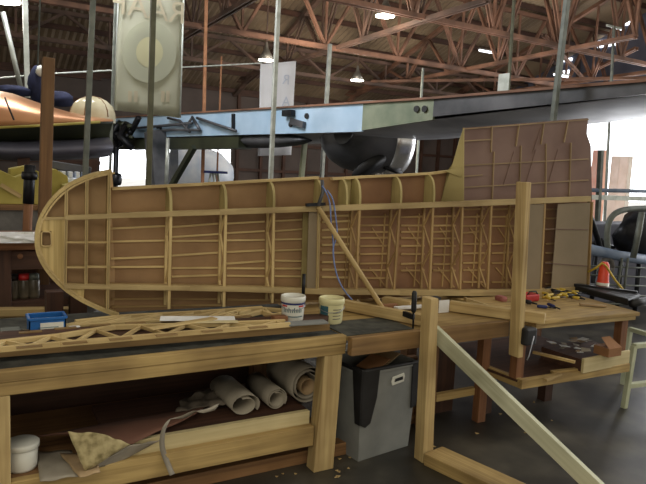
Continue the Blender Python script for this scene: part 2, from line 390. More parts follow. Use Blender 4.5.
# brown timber post in front of the parts rack
a=onY(48.5,58,5.2);b_=onY(40,238,5.2)
tag(MB().bar(V(b_.x,5.2,0),a,.085,.085,(0,1,0)).build('timber_post','post_brown',bevel=.005),'old brown timber post standing behind the rounded wing tip','post')
a=onY(30,165,5.4);b_=onY(27,235,5.4)
t=T('oleo_strut','dark metal strut with a collar standing left of the brown timber post','strut',(b_.x,5.4,0))
MB().tube([V(b_.x,b_.y,0),b_,lerp(b_,a,.55)],.035,12).build('lower_tube','brown_red',t,True)
MB().tube([lerp(b_,a,.45),a],.042,12).build('upper_sleeve','black_met',t,True)
MB().lathe([(0,-.03),(.055,-.03),(.06,0),(.055,.03),(0,.03)],lerp(b_,a,.85)).build('collar','black_met',t,True)
# cable across
m=MB();m.tube([onY(0,78,10),onY(55,73.5,10),onY(110,70.5,10),onY(200,66.5,10.2),onY(262,63,10.5)],.012,6)
tag(m.build('overhead_cable','steel_pale'),'thin pale cable strung level across behind the sage banner','cable')
p=onY(110,71,10.03);MB
# ------------------------------------------------------------------ banners
def banner(pts,Y,mat,hem,lab,Y2=None):
    # pts TL,TR,BR,BL px
    Y2=Y2 or Y
    tl,tr,br,bl=onY(*pts[0],Y),onY(*pts[1],Y2),onY(*pts[2],Y2),onY(*pts[3],Y)
    t=T('hanging_banner',lab,'banner',tuple((bl+br)/2));rows=[]
    for i in range(13):
        row=[]
        for j in range(13):
            p=lerp(lerp(tl,tr,j/12),lerp(bl,br,j/12),i/12);p=p+V(0,math.sin(j*1.1)*.012+math.sin(i*.7+j*.4)*.012,0);row.append(p)
        rows.append(row)
    MB().grid(rows).build('cloth',mat,t,True,thick=.003)
    for a,c in((tl,bl),(tr,br)):
        if hem: MB().tube([a,lerp(a,c,.5),c],.012,6).build('hem',hem,t,True)
    return t,tl,tr,br,bl
def ztop_ext(p,q,z): d=(p-q)/(p.z-q.z);return p+d*(z-p.z)
t,tl,tr,br,bl=banner([(119.5,-25),(184.5,-25),(180,118),(113,110)],9.0,'banner','banner_hem','sage green translucent banner with a faint roundel and white hems')
def onban(px,py): return onY(px,py,8.97)
# roundel: outer ring and pale disc
def disc(px,py,rx,ry,Y,mat,parent,name,r0=0):
    m=MB();n=40;vs=[];
    for k in range(n):
        a=2*math.pi*k/n
        vs.append(onY(px+rx*math.cos(a),py+ry*math.sin(a),Y));vs.append(onY(px+rx*r0*math.cos(a),py+ry*r0*math.sin(a),Y))
    fs=[(2*k,2*((k+1)%n),2*((k+1)%n)+1,2*k+1) for k in range(n)];m.add(vs,fs,[[(0,0)]*4]*n)
    m.build(name,mat,parent)
disc(149.5,52,27,31,8.955,'banner_ring',t,'roundel_ring',.5)
disc(149.5,52.5,13.5,15.5,8.955,'banner_disc',t,'roundel_disc',.02)
def text_obj(s,loc,size,mat,parent,rotz=0,mirror=False,name='lettering',ext=.0005,tilt=0,rot=None):
    cu=bpy.data.curves.new(name,'FONT');cu.body=s;cu.size=size;cu.align_x='CENTER';cu.align_y='CENTER';cu.extrude=ext
    tmp=bpy.data.objects.new(name,cu);C.objects.link(tmp);bpy.context.view_layer.update()
    me=bpy.data.meshes.new_from_object(tmp.evaluated_get(bpy.context.evaluated_depsgraph_get()));bpy.data.objects.remove(tmp)
    R=rot if rot is not None else (Matrix.Rotation(rotz,4,'Z')@Matrix.Rotation(math.pi/2+tilt,4,'X'))
    if mirror:R=R@Matrix.Scale(-1,4,(1,0,0))
    base=BASE[parent.name];me.transform(Matrix.Translation(Vector(loc)-base)@R);me.materials.clear();me.materials.append(M[mat] if isinstance(mat,str) else mat)
    o=bpy.data.objects.new(name,me);C.objects.link(o);o.parent=parent;BASE[o.name]=base;return o
text_obj('RAAF',onban(150,9),.42,'banner_pink',t,-.02,True)
for xa in (130,136,163,168): MB().bar(onban(xa,91),onban(xa-.4,102),.05,.003,(0,1,0)).build('faint_mark','banner_pink',t)
t,tl,tr,br,bl=banner([(260.5,64),(296,61),(291.5,155),(258,156)],12.5,'banner_white',None,'white banner hanging behind the pale blue spar and galvanised pole')
for i,py in enumerate((80,102)): text_obj('RA'[i],onY(286,py,12.46),.3,'banner_grey',t,-.02,True)
# ------------------------------------------------------------------ big aircraft
def atd(x,y,dep): return Vector((0,0,H))+ray(x,y)*dep
# spar line in world, top z 2.66
ZT=2.66
def spt(px,py): return onZ(px,py,ZT)
S0=onZ(104,118.5,ZT);S1=onZ(365,103,ZT);S2=onZ(436,98.5,ZT);S3=onZ(700,77,ZT)
AW=T('aircraft_wing_centre_section','long metal aircraft wing with pale blue spar and grey outer skin spanning behind the bench','aircraft wing',(S1.x,S1.y,0))
def spar_piece(a,b_,h0,h1,mat,name):
    m=MB();d=(b_-a);n=V(d.y,-d.x,0).normalized()*-.04
    m.hexa([a-V(0,0,h0),b_-V(0,0,h1),b_-V(0,0,h1)-n,a-V(0,0,h0)-n,a,b_,b_-n,a-n]);return m.build(name,mat,AW)
spar_piece(S0,S1,.50,.42,'blue_skin','blue_spar_web')
spar_piece(S1,S2,.40,.28,'green_skin','green_spar_panel')
spar_piece(S2,S3,.24,.11,'dark_skin','grey_spar_web')
m=MB()
for a,c in((S0,S1),(S1,S2),(S2,S3)): m.bar(a+V(-.03,0,.0),c+V(-.03,0,.0),.1,.03)
m.build('spar_cap','truss',AW)
# wing skin behind and below spar: top skin and bottom skin sweeping +X
rows=[]
for (p,h,ch,k_) in [(S0,.5,1.6,1),(S1,.40,1.6,.15),(S2,.27,1.8,.45),(S3,.11,1.2,.12)]:
    rows.append([p-V(0,0,h),p+V(.25,0,-h-.16*k_),p+V(.8,0,-h-.24*k_),p+V(ch,0,-h-.02),p+V(ch+.6,0,-h/2),p+V(ch,0,.1*k_),p+V(.6,0,.06*k_),p+V(.02,0,-.02)])
MB().grid(rows).build('wing_skin','grey_skin',AW,True)
# aluminium vertical panel
p0=onY(497,73,11);p1=onY(508,95,11)
pa=onZ(497,95.5,ZT+.02);pb=onZ(508,94.5,ZT+.02);hq=onP(497,74,pa,V(0,1,0)).z;tag(MB().hexa([pa,pb,pb+V(.03,.03,0),pa+V(.03,.03,0)]+[Vector((v.x,v.y,hq)) for v in (pa,pb,pb+V(.03,.03,0),pa+V(.03,.03,0))]).build('ribbed_panel','steel_pale'),'small pale ribbed metal panel standing on the far wing beside the olive pole','panel')
# vertical stiffeners and fittings on the spar
def on_spar(px,py,off=.05):
    a,b_=(S0,S1) if px<365 else ((S1,S2) if px<436 else (S2,S3))
    d=b_-a;n=V(d.y,-d.x,0).normalized()
    if n.x>0:n=-n
    return onP(px,py,a+n*off,n)
for x in (234,):
    MB().bar(on_spar(x,114),on_spar(x,130),.08,.06).build('spar_bracket','black_met',AW)
MB().bar(on_spar(284,113.5,.1),on_spar(293,113,.1),.1,.1).build('spar_bracket','black_met',AW)
MB().bar(on_spar(291,121,.08),on_spar(304,125,.08),.06,.1).build('spar_bracket','dark_skin',AW)
for x,y in((307,116),(291,124.5),(417,109),(425,109),(161,127.5),(158,127)):
    q=on_spar(x,y,.045);MB().lathe([(0,0),(.045,0),(.045,.02),(0,.02)],q,(-1,-.25,0),12).build('rivet_hole','black',AW)
for pts in ([(125,122),(138,128),(160,126),(192,123)],[(150,132),(170,130),(200,130)],[(192,117),(200,130)],[(192,118),(186,127),(190,132)],[(168,118),(180,121),(188,130)],[(197,118),(236,131)]):
    MB().tube([on_spar(x,y,.12) for x,y in pts],.03,6).build('hydraulic_pipe','dark_skin',AW,True)
# dark lower fairing / flap below the spar
m=MB();n=16;top=[];bot=[]
for i in range(n+1):
    px=200+(312-200)*i/n;q=on_spar(px,140.5,-.15);hh=.26*math.sin(math.pi*min(1,(i+.001)/n))**.6;top.append(q+V(0,0,hh*.5));bot.append(q-V(0,0,hh*.5))
m.grid([top,[a*.5+b_*.5-V(.15,0,0) for a,b_ in zip(top,bot)],bot]);m.build('flap_fairing','dark_skin',AW,True,thick=.02)
a=on_spar(112,145,-.1);b_=on_spar(245,143,-.1)
MB().bar(a,b_,.3,.22).build('lower_spar_boom','olive_dk',AW)
# stub on far right lower surface (light grey skin)
# nacelle
nc=onP(350,136,S1+V(.55,0,0),V(1,.1,0));
NC=T('engine_nacelle','round dark engine nacelle with polished cowl ring under the grey wing','engine nacelle',(nc.x,nc.y,nc.z-.7))
ax=V(1,-.12,0)
def ncl(prof,name,mat,n=36): return MB().lathe(prof,V(nc.x,nc.y,nc.z),ax,n).build(name,mat,NC,True)
ncl([(.02,-.5),(.25,-.44),(.42,-.3),(.54,-.08),(.6,.2),(.62,.45),(.6,.6)],'nacelle_shell','dark_skin')
ncl([(.6,.56),(.64,.6),(.65,.78),(.62,.9),(.55,.93),(.5,.85)],'cowl_ring','polish')
ncl([(.56,.7),(.3,.66),(.02,.66)],'engine_face','black_met')
m=MB();q=onP(345,131,S1+V(.13,0,0),V(1,.1,0));m.lathe([(0,-.02),(.2,0),(.21,.04),(.0,.05)],q,(-1,-.25,.1),24);m.build('round_opening','black',NC)
m=MB();q=V(nc.x+.12,nc.y-.42,nc.z-.5);m.lathe([(0,-.08),(.2,-.04),(.22,.02),(0,.05)],q,(-.3,-.8,-.5),20,(1.5,.6));m.build('lower_hatch','black',NC,True)
for i in range(5):
    a=-1.2+i*.45;q=nc+ax*.72;p=q+V(-.05,math.sin(a)*-.7,math.cos(a)*-.7);MB().tube([q+V(-.3,math.sin(a)*-.58,math.cos(a)*-.58),p+V(.08,0,0)],.035,8).build('exhaust_stub','polish' if i%2 else 'black_met',NC,True)
# copper fuselage at left
FU=T('fuselage_nose','copper coloured aircraft fuselage with dark olive belly reaching in at the left edge','fuselage',(.2,7.5,1.5))
prof=[(-45,76,128,150),(-10,86,127,158),(15,91,126,160),(45,102,124.5,160),(70,110,123.5,159),(92,115.5,122.5,158),(112,118.5,121.5,156)]
for k,(a_,nm,mt) in enumerate([(0,'copper_upper_skin','copper'),(1,'olive_belly','olive_dk'),(2,'grey_keel_skin','grey_hull')]):
    rows=[]
    for (px,t_,m_,l_) in prof:
        T0=onY(px,t_,7.5);M0=onY(px,m_,7.5);L0=onY(px,l_,7.5);mid=lerp(M0,L0,.45);row=[]
        for j in range(9):
            s=j/8
            if k==0: p=lerp(M0,T0,math.sin(s*math.pi/2));p=p+V(0,-.35*max(0,math.cos(s*math.pi/2))*(T0.z-M0.z+.15),0)+V(0,.5*s*s,0)
            elif k==1: p=lerp(M0,mid,s);p=p+V(0,-.35*(T0.z-M0.z+.15)+.3*s,0)
            else: p=lerp(mid,L0,s);p=p+V(0,-.35*(T0.z-M0.z+.15)+.3-.3*math.sin(s*math.pi),0)
            row.append(p)
        rows.append(row)
    MB().grid(rows).build(nm,mt,FU,True,thick=.02)
MB().tube([onY(-10,128,7.18),onY(45,125.5,7.2),onY(100,122,7.25)],.014,8).build('waist_moulding','yellow_ply',FU,True)
MB().tube([onY(5,98,7.3),onY(9,108,7.12),onY(14,120,7.1)],.01,6).build('panel_seam','black_met',FU)
FC=T('fuselage_cradle','dark timber cradle legs under the copper fuselage','cradle',(.2,7.6,0))
for xx in (-.3,.6,1.3): MB().box(xx-.06,xx+.06,7.5,7.62,0,onY(40,157,7.5).z).build('cradle_leg','brown_dark',FC)
q=onY(93,117,7.9);t=T('perspex_dome','yellowed perspex turret dome sitting on the copper fuselage','dome',tuple(q))
MB().lathe([(.26,-.06),(.255,.05),(.22,.14),(.15,.2),(.07,.23),(.005,.24)],q,n=28,sc=(1.0,.9)).build('perspex_shell','dome',t,True)
for an in (0,1.05,2.1): MB().tube([q+V(.262*math.cos(an)*math.cos(s),.24*math.sin(an)*math.cos(s),.24*math.sin(s)) for s in [i*math.pi/10 for i in range(11)]],.006,6).build('dome_frame','pine_brown',t)
def blob(px,py,Y,rx,ry,rz,mat,name,lab,cat,seed=0,n=14):
    c=onY(px,py,Y);rnd=random.Random(seed);m=MB();rows=[]
    for i in range(9):
        ph=math.pi*i/8;row=[]
        for j in range(n+1):
            th=2*math.pi*(j%n)/n;k_=1+.12*math.sin(3*th+seed+i)+.1*math.sin(5*ph+2*th+seed)
            row.append(c+V(rx*math.sin(ph)*math.cos(th)*k_,ry*math.sin(ph)*math.sin(th)*k_,rz*math.cos(ph)))
        rows.append(row)
    m.grid(rows);return tag(m.build(name,mat,smooth=True),lab,cat)
blob(36.5,85,8.6,.09,.12,.24,'navy','cloth_bundle','tall navy cloth bundle draped on the copper fuselage by the hanging cable','cloth',1)
blob(41,71,8.5,.06,.06,.07,'white_pl','white_cloth','small white cloth on top of the navy cloth bundle','cloth',5)
blob(60,99,8.6,.17,.15,.10,'navy','canopy_cover','low dark navy cover lying behind the brown timber post on the fuselage','cover',2)
blob(15,91,8.6,.2,.15,.07,'navy','canopy_cover','flat dark navy cover on the fuselage beside the slanting tube','cover',3)
# landing gear mess under the wing's left end
G0=on_spar(128,150,.3)
LG=T('landing_gear','black undercarriage leg and tangled pipes under the left end of the blue spar','undercarriage',(G0.x,G0.y,0))
q=on_spar(117,128,.4);q2=on_spar(115,190,.4)
MB().tube([q,q2,V(q2.x,q2.y,0)],.06,12).build('main_leg','black_met',LG,True)
MB().lathe([(.0,-.12),(.1,-.12),(.13,-.05),(.13,.1),(.1,.16),(0,.16)],on_spar(116,180,.4)).build('leg_joint','black_met',LG,True)
for i in range(16):
    rr=random.Random(i+3);a=on_spar(100+rr.random()*40,118+rr.random()*10,.3+rr.random()*.2);c=on_spar(104+rr.random()*30,132+rr.random()*22,.3+rr.random()*.2);mm=(a+c)/2+V(rr.uniform(-.2,.2),0,rr.uniform(-.15,.15))
    MB().tube([a,mm,c],.03+rr.random()*.04,7).build('gear_pipe','olive_dk' if i%2 else 'black_met',LG,True)
q=on_spar(160,150,.2)
MB().bar(on_spar(156,132,.2),on_spar(160,186,.2),.4,.3).build('gear_door','dark_skin',LG)
MB().bar(on_spar(194,147,.3),on_spar(171,187,.3),.1,.1).build('drag_strut','olive_dk',LG)
MB().bar(on_spar(193,151,.3),on_spar(174,182,.3),.03,.03).build('polished_rod','polish',LG)
MB().tube([on_spar(168,138,.3),on_spar(166,188,.3)],.04,10).build('pale_tube','steel_pale',LG,True)
# white-blue aircraft nose beyond
q=onY(208,175,17);t=T('light_aircraft_nose','white and pale blue rounded aircraft nose seen through the far doorway','aircraft',(q.x,17,0))
MB().lathe([(.02,-.75),(.35,-.65),(.65,-.3),(.8,.3),(.85,1.0)],q,(-.85,.1,.05),28).build('nose_shell','white_blue',t,True)
for dx in(-.4,.4): MB().tube([q+V(dx,0,-.5),V(q.x+dx,17,0)],.05,8).build('support_leg','steel_pale',t)
q=onY(212,172,13);t=T('step_ladder','small blue and silver step ladder below the blue spar','ladder',(q.x,13,0))
for s in(-1,1):
    MB().tube([q+V(.02*s,0,0),V(q.x+s*.3-.05,12.8,0)],.025,6).build('ladder_leg','steel_pale',t)
    MB().tube([q+V(.02*s+.15,.1,0),V(q.x+s*.3+.25,13.4,0)],.025,6).build('ladder_leg','steel_pale',t)
MB().bar(q-V(.2,0,0),q+V(.3,0,0),.3,.05).build('ladder_top','blue_dk',t)
for i in range(4): MB().bar(V(q.x-.2-.02*i,12.95-.03*i,q.z-.35*(i+1)),V(q.x+.2+.02*i,12.95-.03*i,q.z-.35*(i+1)),.08,.03).build('ladder_step','steel_pale',t)
# ------------------------------------------------------------------ stored parts at left behind wing tip
z=1.12
t=T('storage_bench','low grey covered storage bench behind the wing tip carrying yellow parts','bench',(.2,6.4,0))
a=onY(-30,205,6.0);c=onY(100,200,6.0)
MB().box(a.x-.6,c.x+.6,6.0,7.0,a.z-.04,a.z).build('bench_top','pine_brown',t)
MB().box(a.x-.55,c.x+.55,6.02,6.1,a.z-.55,a.z-.04).build('hanging_blanket','blanket',t)
for x in(a.x-.5,(a.x+c.x)/2,c.x+.5): MB().box(x-.05,x+.05,6.12,6.2,0,a.z-.04).build('leg','brown_dark',t)
zb=a.z
for i,(px0,px1,h,y,l) in enumerate([(-20,44,.30,6.15,'large yellow green foam part lowest at the left of the storage bench'),(8,70,.34,6.45,'long yellow green panel lying behind the brown timber post'),(62,100,.2,6.2,'yellow green block on the storage bench next to the wing tip curve')]):
    A=onY(px0,190,y).x;B=onY(px1,190,y).x;m=MB()
    m.prism([(A,y,zb),(B,y,zb),(B-.02,y,zb+h*.75),(lerp(A,B,.75),y,zb+h*.95),(lerp(A,B,.55),y,zb+h*.8),(lerp(A,B,.3),y,zb+h*1.0),(A+.02,y,zb+h*.9)],(0,.25 if i!=1 else .3,0));tag(m.build('foam_part','yellow_ply',bevel=.008),l,'aircraft part')
A=onY(2,183,6.12);tag(MB().prism([A,A+V(.16,0,-.1),A+V(.14,0,-.13),A+V(-.02,0,-.03)],(0,.02,0)).build('rib_former','pine','' or None),'pale wooden rib former leaning on the large yellow foam part','rib')
B0=onY(52,186,6.5);B1=onY(83,168,6.5)
t=T('engine_part','white and pale blue ribbed engine part with a black base behind the brown post','engine part',(B0.x,6.5,zb))
MB().box(B0.x,B1.x,6.5,6.8,zb,zb+.16).build('black_base','black',t,bevel=.01)
MB().box(B0.x-.02,B1.x+.03,6.48,6.82,zb+.16,zb+.24).build('white_body','white_blue',t,bevel=.02)
for i in range(5): MB().bar(V(B0.x+.04+i*.065,6.5,zb+.27),V(B0.x+.04+i*.065,6.8,zb+.27),.035,.06).build('cooling_fin','white_blue',t,bevel=.005)
MB().bar(V(B0.x,6.7,zb+.36),V(B1.x+.1,6.65,zb+.31),.1,.08).build('dark_cover','dark_skin',t,bevel=.01)
# brown cabinet at left
CY=4.6
a=onY(-60,243,CY);b_=onY(52,243,CY)
t=T('workshop_cabinet','dark brown wooden cabinet with open shelf behind the wing tip','cabinet',((a.x+b_.x)/2,CY,0))
zt=onY(10,242,CY).z;x0=a.x;x1=b_.x+.25
MB().box(x0,x1,CY-.05,CY+.7,zt-.05,zt).build('cabinet_top','brown_red',t,bevel=.004)
MB().box(x0,x1,CY+.65,CY+.7,.05,zt-.05).build('back_panel','brown_dark',t)
zs=onY(10,302,CY).z;zd=onY(10,270,CY).z
MB().box(x0+.02,x1-.02,CY,CY+.66,zs-.04,zs).build('shelf','brown_dark',t)
dr=MB().box(x0+.3,x1-.05,CY-.01,CY+.5,zd,zt-.06).build('drawer','brown_dark',t,bevel=.004)
qk=onY(20,256,CY-.02);MB().lathe([(0,0),(.016,.005),(.018,.015),(0,.022)],qk,(0,-1,0),12).build('knob','brown_red',dr)
for x in(onY(3,280,CY).x,x1-.08): MB().box(x-.05,x+.05,CY-.02,CY+.08,0,zt-.05).build('leg','brown_dark',t,bevel=.004)
MB().box(x0,x1,CY,CY+.66,.12,.16).build('bottom_shelf','brown_dark',t)
# paper on top
rows=[];rnd=random.Random(4)
for i in range(6):
    rows.append([onZ(-12+j*9,243-i*2.2,zt+.02+.012*math.sin(i*1.7+j*1.1)+.006*rnd.random()) for j in range(7)])
m=MB();m.grid(rows);tag(m.build('paper_sheet','paper',thick=.003),'crumpled white paper lying on the brown cabinet top','paper')
for px,mt,cap_,l in[(24,'jar','red','dusty jar with a red lid on the cabinet shelf'),(34,'jar','steel_grey','dusty jar with grey lid beside the red lidded jar'),(13,'jar','black','dark bottle on the cabinet shelf left of the jars')]:
    q=onY(px,300,CY+.1);q.z=zs;t2=T('glass_jar',l,'jar',tuple(q))
    MB().lathe([(0,0),(.035,0),(.038,.02),(.038,.12),(.03,.14),(0,.14)],q,n=20).build('jar_body',mt,t2,True)
    MB().lathe([(0,.13),(.034,.13),(.034,.17),(0,.17)],q,n=20).build('jar_lid',cap_,t2,True)
for i,(py,dz) in enumerate([(312,0),(320,.04)]):
    q=onY(-10,py,4.35);q2=onY(72,py-1,4.35)
    tag(MB().bar(V(q.x,4.35+i*.12,q.z),V(q2.x,4.35+i*.12,q2.z),.09,.045).build('timber_plank','pine',bevel=.003),['pale timber plank lying behind the blue box below the cabinet shelf','second pale timber plank under the first behind the blue box'][i],'plank')
m=MB();q=onY(-10,324,4.35);q2=onY(80,322,4.35)
t=T('plank_trestle','low dark trestle carrying pale planks behind the left bench','trestle',(q.x,4.4,0))
MB().bar(V(q.x,4.41,q.z-.02),V(q2.x,4.41,q2.z-.02),.3,.05).build('trestle_beam','brown_dark',t)
for x in(q.x+.1,q2.x-.1): MB().bar(V(x,4.41,0),V(x,4.41,q2.z-.04),.07,.07,(0,1,0)).build('leg','brown_dark',t)
m=None
# dark uprights under the tip
for px,l in((55,'dark square stand leg below the wing tip curve'),(79,'dark stand leg just right of the blue box')):
    q=onY(px,300,4.2);tag(MB().box(q.x-.05,q.x+.05,4.2,4.3,0,q.z+.05).build('stand_leg','brown_dark'),l,'stand')
# ------------------------------------------------------------------ the wooden wing panel
WP0=V(.96,3.55,0);WP1=V(4.485,3.30,0);WU=(WP1-WP0).normalized();WN=V(WU.y,-WU.x,0)  # toward camera (-y)
if WN.y>0:WN=-WN
def Wf(px,py,off=0): return onP(px,py,WP0+WN*off,WN)
def dep(px):
    if px<118:return .03+.09*max(0,(px-36))/82
    return .12
def Wb(px,py,e=0): return Wf(px,py,-dep(px)-e)
WG=T('wooden_wing_panel','unfinished wooden aircraft wing panel with plywood skin, spars and ribs standing on the benches','wing panel',(2.6,3.5,.76))
def skin(pts,mat,name,off=0,fr=False,th=.004):
    P=[(Wf(x,y,off) if fr else Wb(x,y,-off)) for x,y in pts]
    MB().prism(P,-WN*th).build(name,mat,WG)
def clampz(P,z=.765): return Vector((P.x,P.y,max(P.z,z)))
def skinc(pts,mat,name,off=0,th=.004):
    P=[clampz(Wb(x,y,-off)) for x,y in pts];MB().prism(P,-WN*th).build(name,mat,WG)
tipc=[(112,171),(95,174.5),(80,180),(66,187.5),(54,198),(45,210),(38.5,224),(36.2,240),(38,253),(44,266),(54,279),(67,291),(84,302),(104,311),(118,316)]
skinc(tipc+[(118,250)],'skin_tip','tip_skin')
skinc([(110,188),(150,186),(200,183.5),(262,180),(317,177.5),(360,176),(360,320),(118,320),(110,312)],'skin','main_skin')
skinc([(360,176),(400,175),(447,171),(463,165),(463,310),(360,312)],'skin_red','inboard_skin')
skinc([(463,128),(588,118),(587,134),(591,146),(592,200),(463,204)],'skin_dark','root_upper_skin')
skinc([(463,204),(592,200),(588,291),(463,310)],'skin_red','root_lower_skin')
# tip bow: laminated strip on the outline
def strip_along(pts,w,name,mat,d0=.0,closed=False,dd=None):
    m=MB()
    for (a,c) in zip(pts[:-1],pts[1:]):
        A=Wf(a[0],a[1],.004);B=Wf(c[0],c[1],.004);A2=clampz(A);B2=clampz(B);d=(B2-A2)
        if d.length<1e-4:continue
        s=d.normalized().cross(WN).normalized()*w/2;dpt=-WN*(dd or dep(a[0])+.008)
        e=d.normalized()*.0008
        m.hexa([A2-s-e,B2-s+e,B2-s+dpt+e,A2-s+dpt-e,A2+s-e,B2+s+e,B2+s+dpt+e,A2+s+dpt-e])
    return m.build(name,mat,WG)
import bisect
def smooth(pts,k=4):
    out=[];n=len(pts)
    for i in range(n-1):
        p0=pts[max(i-1,0)];p1=pts[i];p2=pts[i+1];p3=pts[min(i+2,n-1)]
        for j in range(k):
            t=j/k;out.append(tuple(.5*((2*p1[c])+(-p0[c]+p2[c])*t+(2*p0[c]-5*p1[c]+4*p2[c]-p3[c])*t*t+(-p0[c]+3*p1[c]-3*p2[c]+p3[c])*t**3) for c in(0,1)))
    return out+[pts[-1]]
st=smooth(tipc,4)
strip_along(st,.016,'tip_bow','ply_pale')
strip_along([(x+ (2.6 if y<300 else 1),y+(2.0 if y<220 else (-1.6 if y>250 else 0))) for x,y in st],.010,'tip_bow_lamination','spruce',dd=.03)
# solid tip block
m=MB();inner=[p for p in st if 217<=p[1]<=303]
pl=[Wf(x+1,y,-.004) for x,y in inner]+[Wf(84,302,-.004),Wf(84.5,287,-.004),Wf(64,286,-.004),Wf(65,217,-.004)]
# leave a hand hole: build as two strips around the hole
def tb(pts): return [Wf(x,y,-.004) for x,y in pts]
def xl(y):
    q=min(inner,key=lambda p:abs(p[1]-y)) ;return q[0]+1
def addp(pts): m.prism(tb(pts),-WN*.02)
ys=[217,224,231]
addp([(xl(217),217),(65,217),(65,231),(xl(231),231),(xl(224),224)])
addp([(xl(231),231),(41,231.5),(41,246),(xl(246),246),(xl(238),238)])
addp([(51.5,231),(65,231),(65,246),(51.5,246)])
lo=[(xl(y),y) for y in (246,254,262,270,278,286,294)]
addp([(65,246),(64.5,286.5),(84.5,288),(83.5,301)]+lo[::-1])
o=m.build('tip_block','tipwood',WG)
m=MB();hx=[(41.5,233),(43,231.5),(49,231.5),(51,233),(51.5,244),(50,246),(43,246),(41.5,244.5)]
for a,c in zip(hx,hx[1:]+hx[:1]): m.bar(Wf(a[0],a[1],-.003),Wf(c[0],c[1],-.003),.006,.02,WN)
m.build('hand_hole_rim','spruce',WG)
# spars
def member(pts,w,d,name,mat,off=0,back=False):
    m=MB()
    for a,c in zip(pts[:-1],pts[1:]):
        A=(Wb(a[0],a[1],-d/2) if back else Wf(a[0],a[1],off-d/2));B=(Wb(c[0],c[1],-d/2) if back else Wf(c[0],c[1],off-d/2))
        e=(B-A).normalized()*.003
        m.bar(A-e,B+e,d,w,(B-A).cross(WN))
    return m.build(name,mat,WG)
def pbar(a,c,w,d,off=0):
    A=Wf(a[0],a[1],off-d/2);B=Wf(c[0],c[1],off-d/2);return A,B
member([(44,218.5),(66,218)],.014,.02,'spar_extension','spar',.002)
m=MB()
def flat(m,a,c,w,d,off):
    A=Wf(a[0],a[1],off);B=Wf(c[0],c[1],off);dd=(B-A).normalized();s=dd.cross(WN).normalized()*w/2;n=-WN*d
    m.hexa([A-s,B-s,B-s+n,A-s+n,A+s,B+s,B+s+n,A+s+n])
U=[(65,217.8),(130,215.3),(220,212.2),(340,208),(460,204),(591,198.8)]
for i,(a,c) in enumerate(zip(U[:-1],U[1:])): flat(m,a,c,.026+.004*i,.035,.012)
m.build('upper_spar','spar',WG)
m=MB()
for i,(a,c) in enumerate(zip(U[:-1],U[1:])): flat(m,(a[0],a[1]+2),(c[0],c[1]+2),.008,dep(a[0])-.035,-.02)
m.build('upper_spar_web','lath',WG)
L=[(64,286.3),(110,287.2),(190,288.3),(250,289.5),(320,291.7),(400,292.5),(470,293.2),(545,292),(587,289)]
m=MB()
for i,(a,c) in enumerate(zip(L[:-1],L[1:])): flat(m,a,c,.026+.003*i,.035,.012)
m.build('lower_spar','spar',WG)
m=MB()
for i,(a,c) in enumerate(zip(L[:-1],L[1:])): flat(m,(a[0],a[1]-1.5),(c[0],c[1]-1.5),.008,dep(a[0])-.035,-.02)
m.build('lower_spar_web','lath',WG)
# top edge strip (leading edge) on the skin
E_=[(111,188.5),(150,186.5),(200,184),(262,180.5),(316,177.5)]
E2=[(330,178.8),(365,176.5),(400,175),(430,173.2),(447,171)]
for seg in (E_,E2):
    m=MB()
    for a,c in zip(seg[:-1],seg[1:]):
        A=Wb(a[0],a[1]);B=Wb(c[0],c[1]);m.bar(A+WN*.02,B+WN*.02,.05,.016)
    m.build('leading_edge_strip','spruce',WG)
# ribs: (x top, y top, x bottom, y bottom)
ribs=[(66.5,190,65,286),(87,181,86,286),(109.5,173,107.5,311),(171,214,169,309),(226,212,224,307),(274,211,272.5,303),(319.5,210,317.5,292),(360,208,356.5,291),(400,207,394.5,291),(433.5,206,430,291),(463,204,460.5,291),(492,203,488,291),(520,202,516,291),(545.5,202,541,291)]
def rib(x0,y0,x1,y1,truss,w=.016,d=None):
    m=MB()
    A=Wf(x0,y0,.006);B=Wf(x1,y1,.006);A=clampz(A);B=clampz(B);D=d or dep(x0)
    s=WU*w/2;n=-WN*.014
    m.hexa([B-s,B+s,B+s+n,B-s+n,A-s,A+s,A+s+n,A-s+n])
    if truss:
        n1=-WN*(D-.016);m.hexa([B-s+n1,B+s+n1,B+s+n1+n,B-s+n1+n,A-s+n1,A+s+n1,A+s+n1+n,A-s+n1+n])
        kk=4;e=WU*.002
        for i in range(kk):
            f0,f1=i/kk,(i+1)/kk
            P=lerp(A,B,f0)-WN*(.01 if i%2==0 else D-.01);Q=lerp(A,B,f1)-WN*(D-.01 if i%2==0 else .01)
            m.bar(P,Q,.008,.012,WU)
    else:
        n=-WN*D;s2=WU*.004
        m.hexa([B-s2,B+s2,B+s2+n,B-s2+n,A-s2,A+s2,A+s2+n,A-s2+n])
    m.build('rib','spruce' if x0<350 else 'lath',WG)
for i,r in enumerate(ribs):
    rib(*r,truss=i>=3 and i not in(6,))
# nose ribs: ply brackets with curved front
def nose(xs,ys,xt,yt,wid=.012,mat='nose_ply',bulge=0):
    F0=Wf(xs,ys,.006);B0=Wb(xt,yt)
    F0=V(F0.x,F0.y,F0.z);D=dep(xs);Bb=F0-WN*D;zt_=B0.z
    pts=[F0]
    for k in range(1,9):
        s=k/8;off=D*s**2.2;pts.append(F0-WN*off+V(0,0,(zt_-F0.z)*math.sin(s*math.pi/2)**.8))
    pts.append(Bb)
    MB().prism([p-WU*wid/2 for p in pts],WU*wid).build('nose_rib',mat,WG)
for xs,ys,xt,yt in [(171,212,165,186),(226,210,218,183),(274,208,264,180.5),(322,206.5,312,178.5),(347,206,338,178),(360,205.5,352,177),(401,204,391,175.5),(434,203,424,173.5)]:
    nose(xs,ys,xt,yt,.016)
# small doublers near nose ribs
skinc([(343,179),(351,178.6),(350,206),(342,206.3)],'nose_ply','doubler',off=.006)
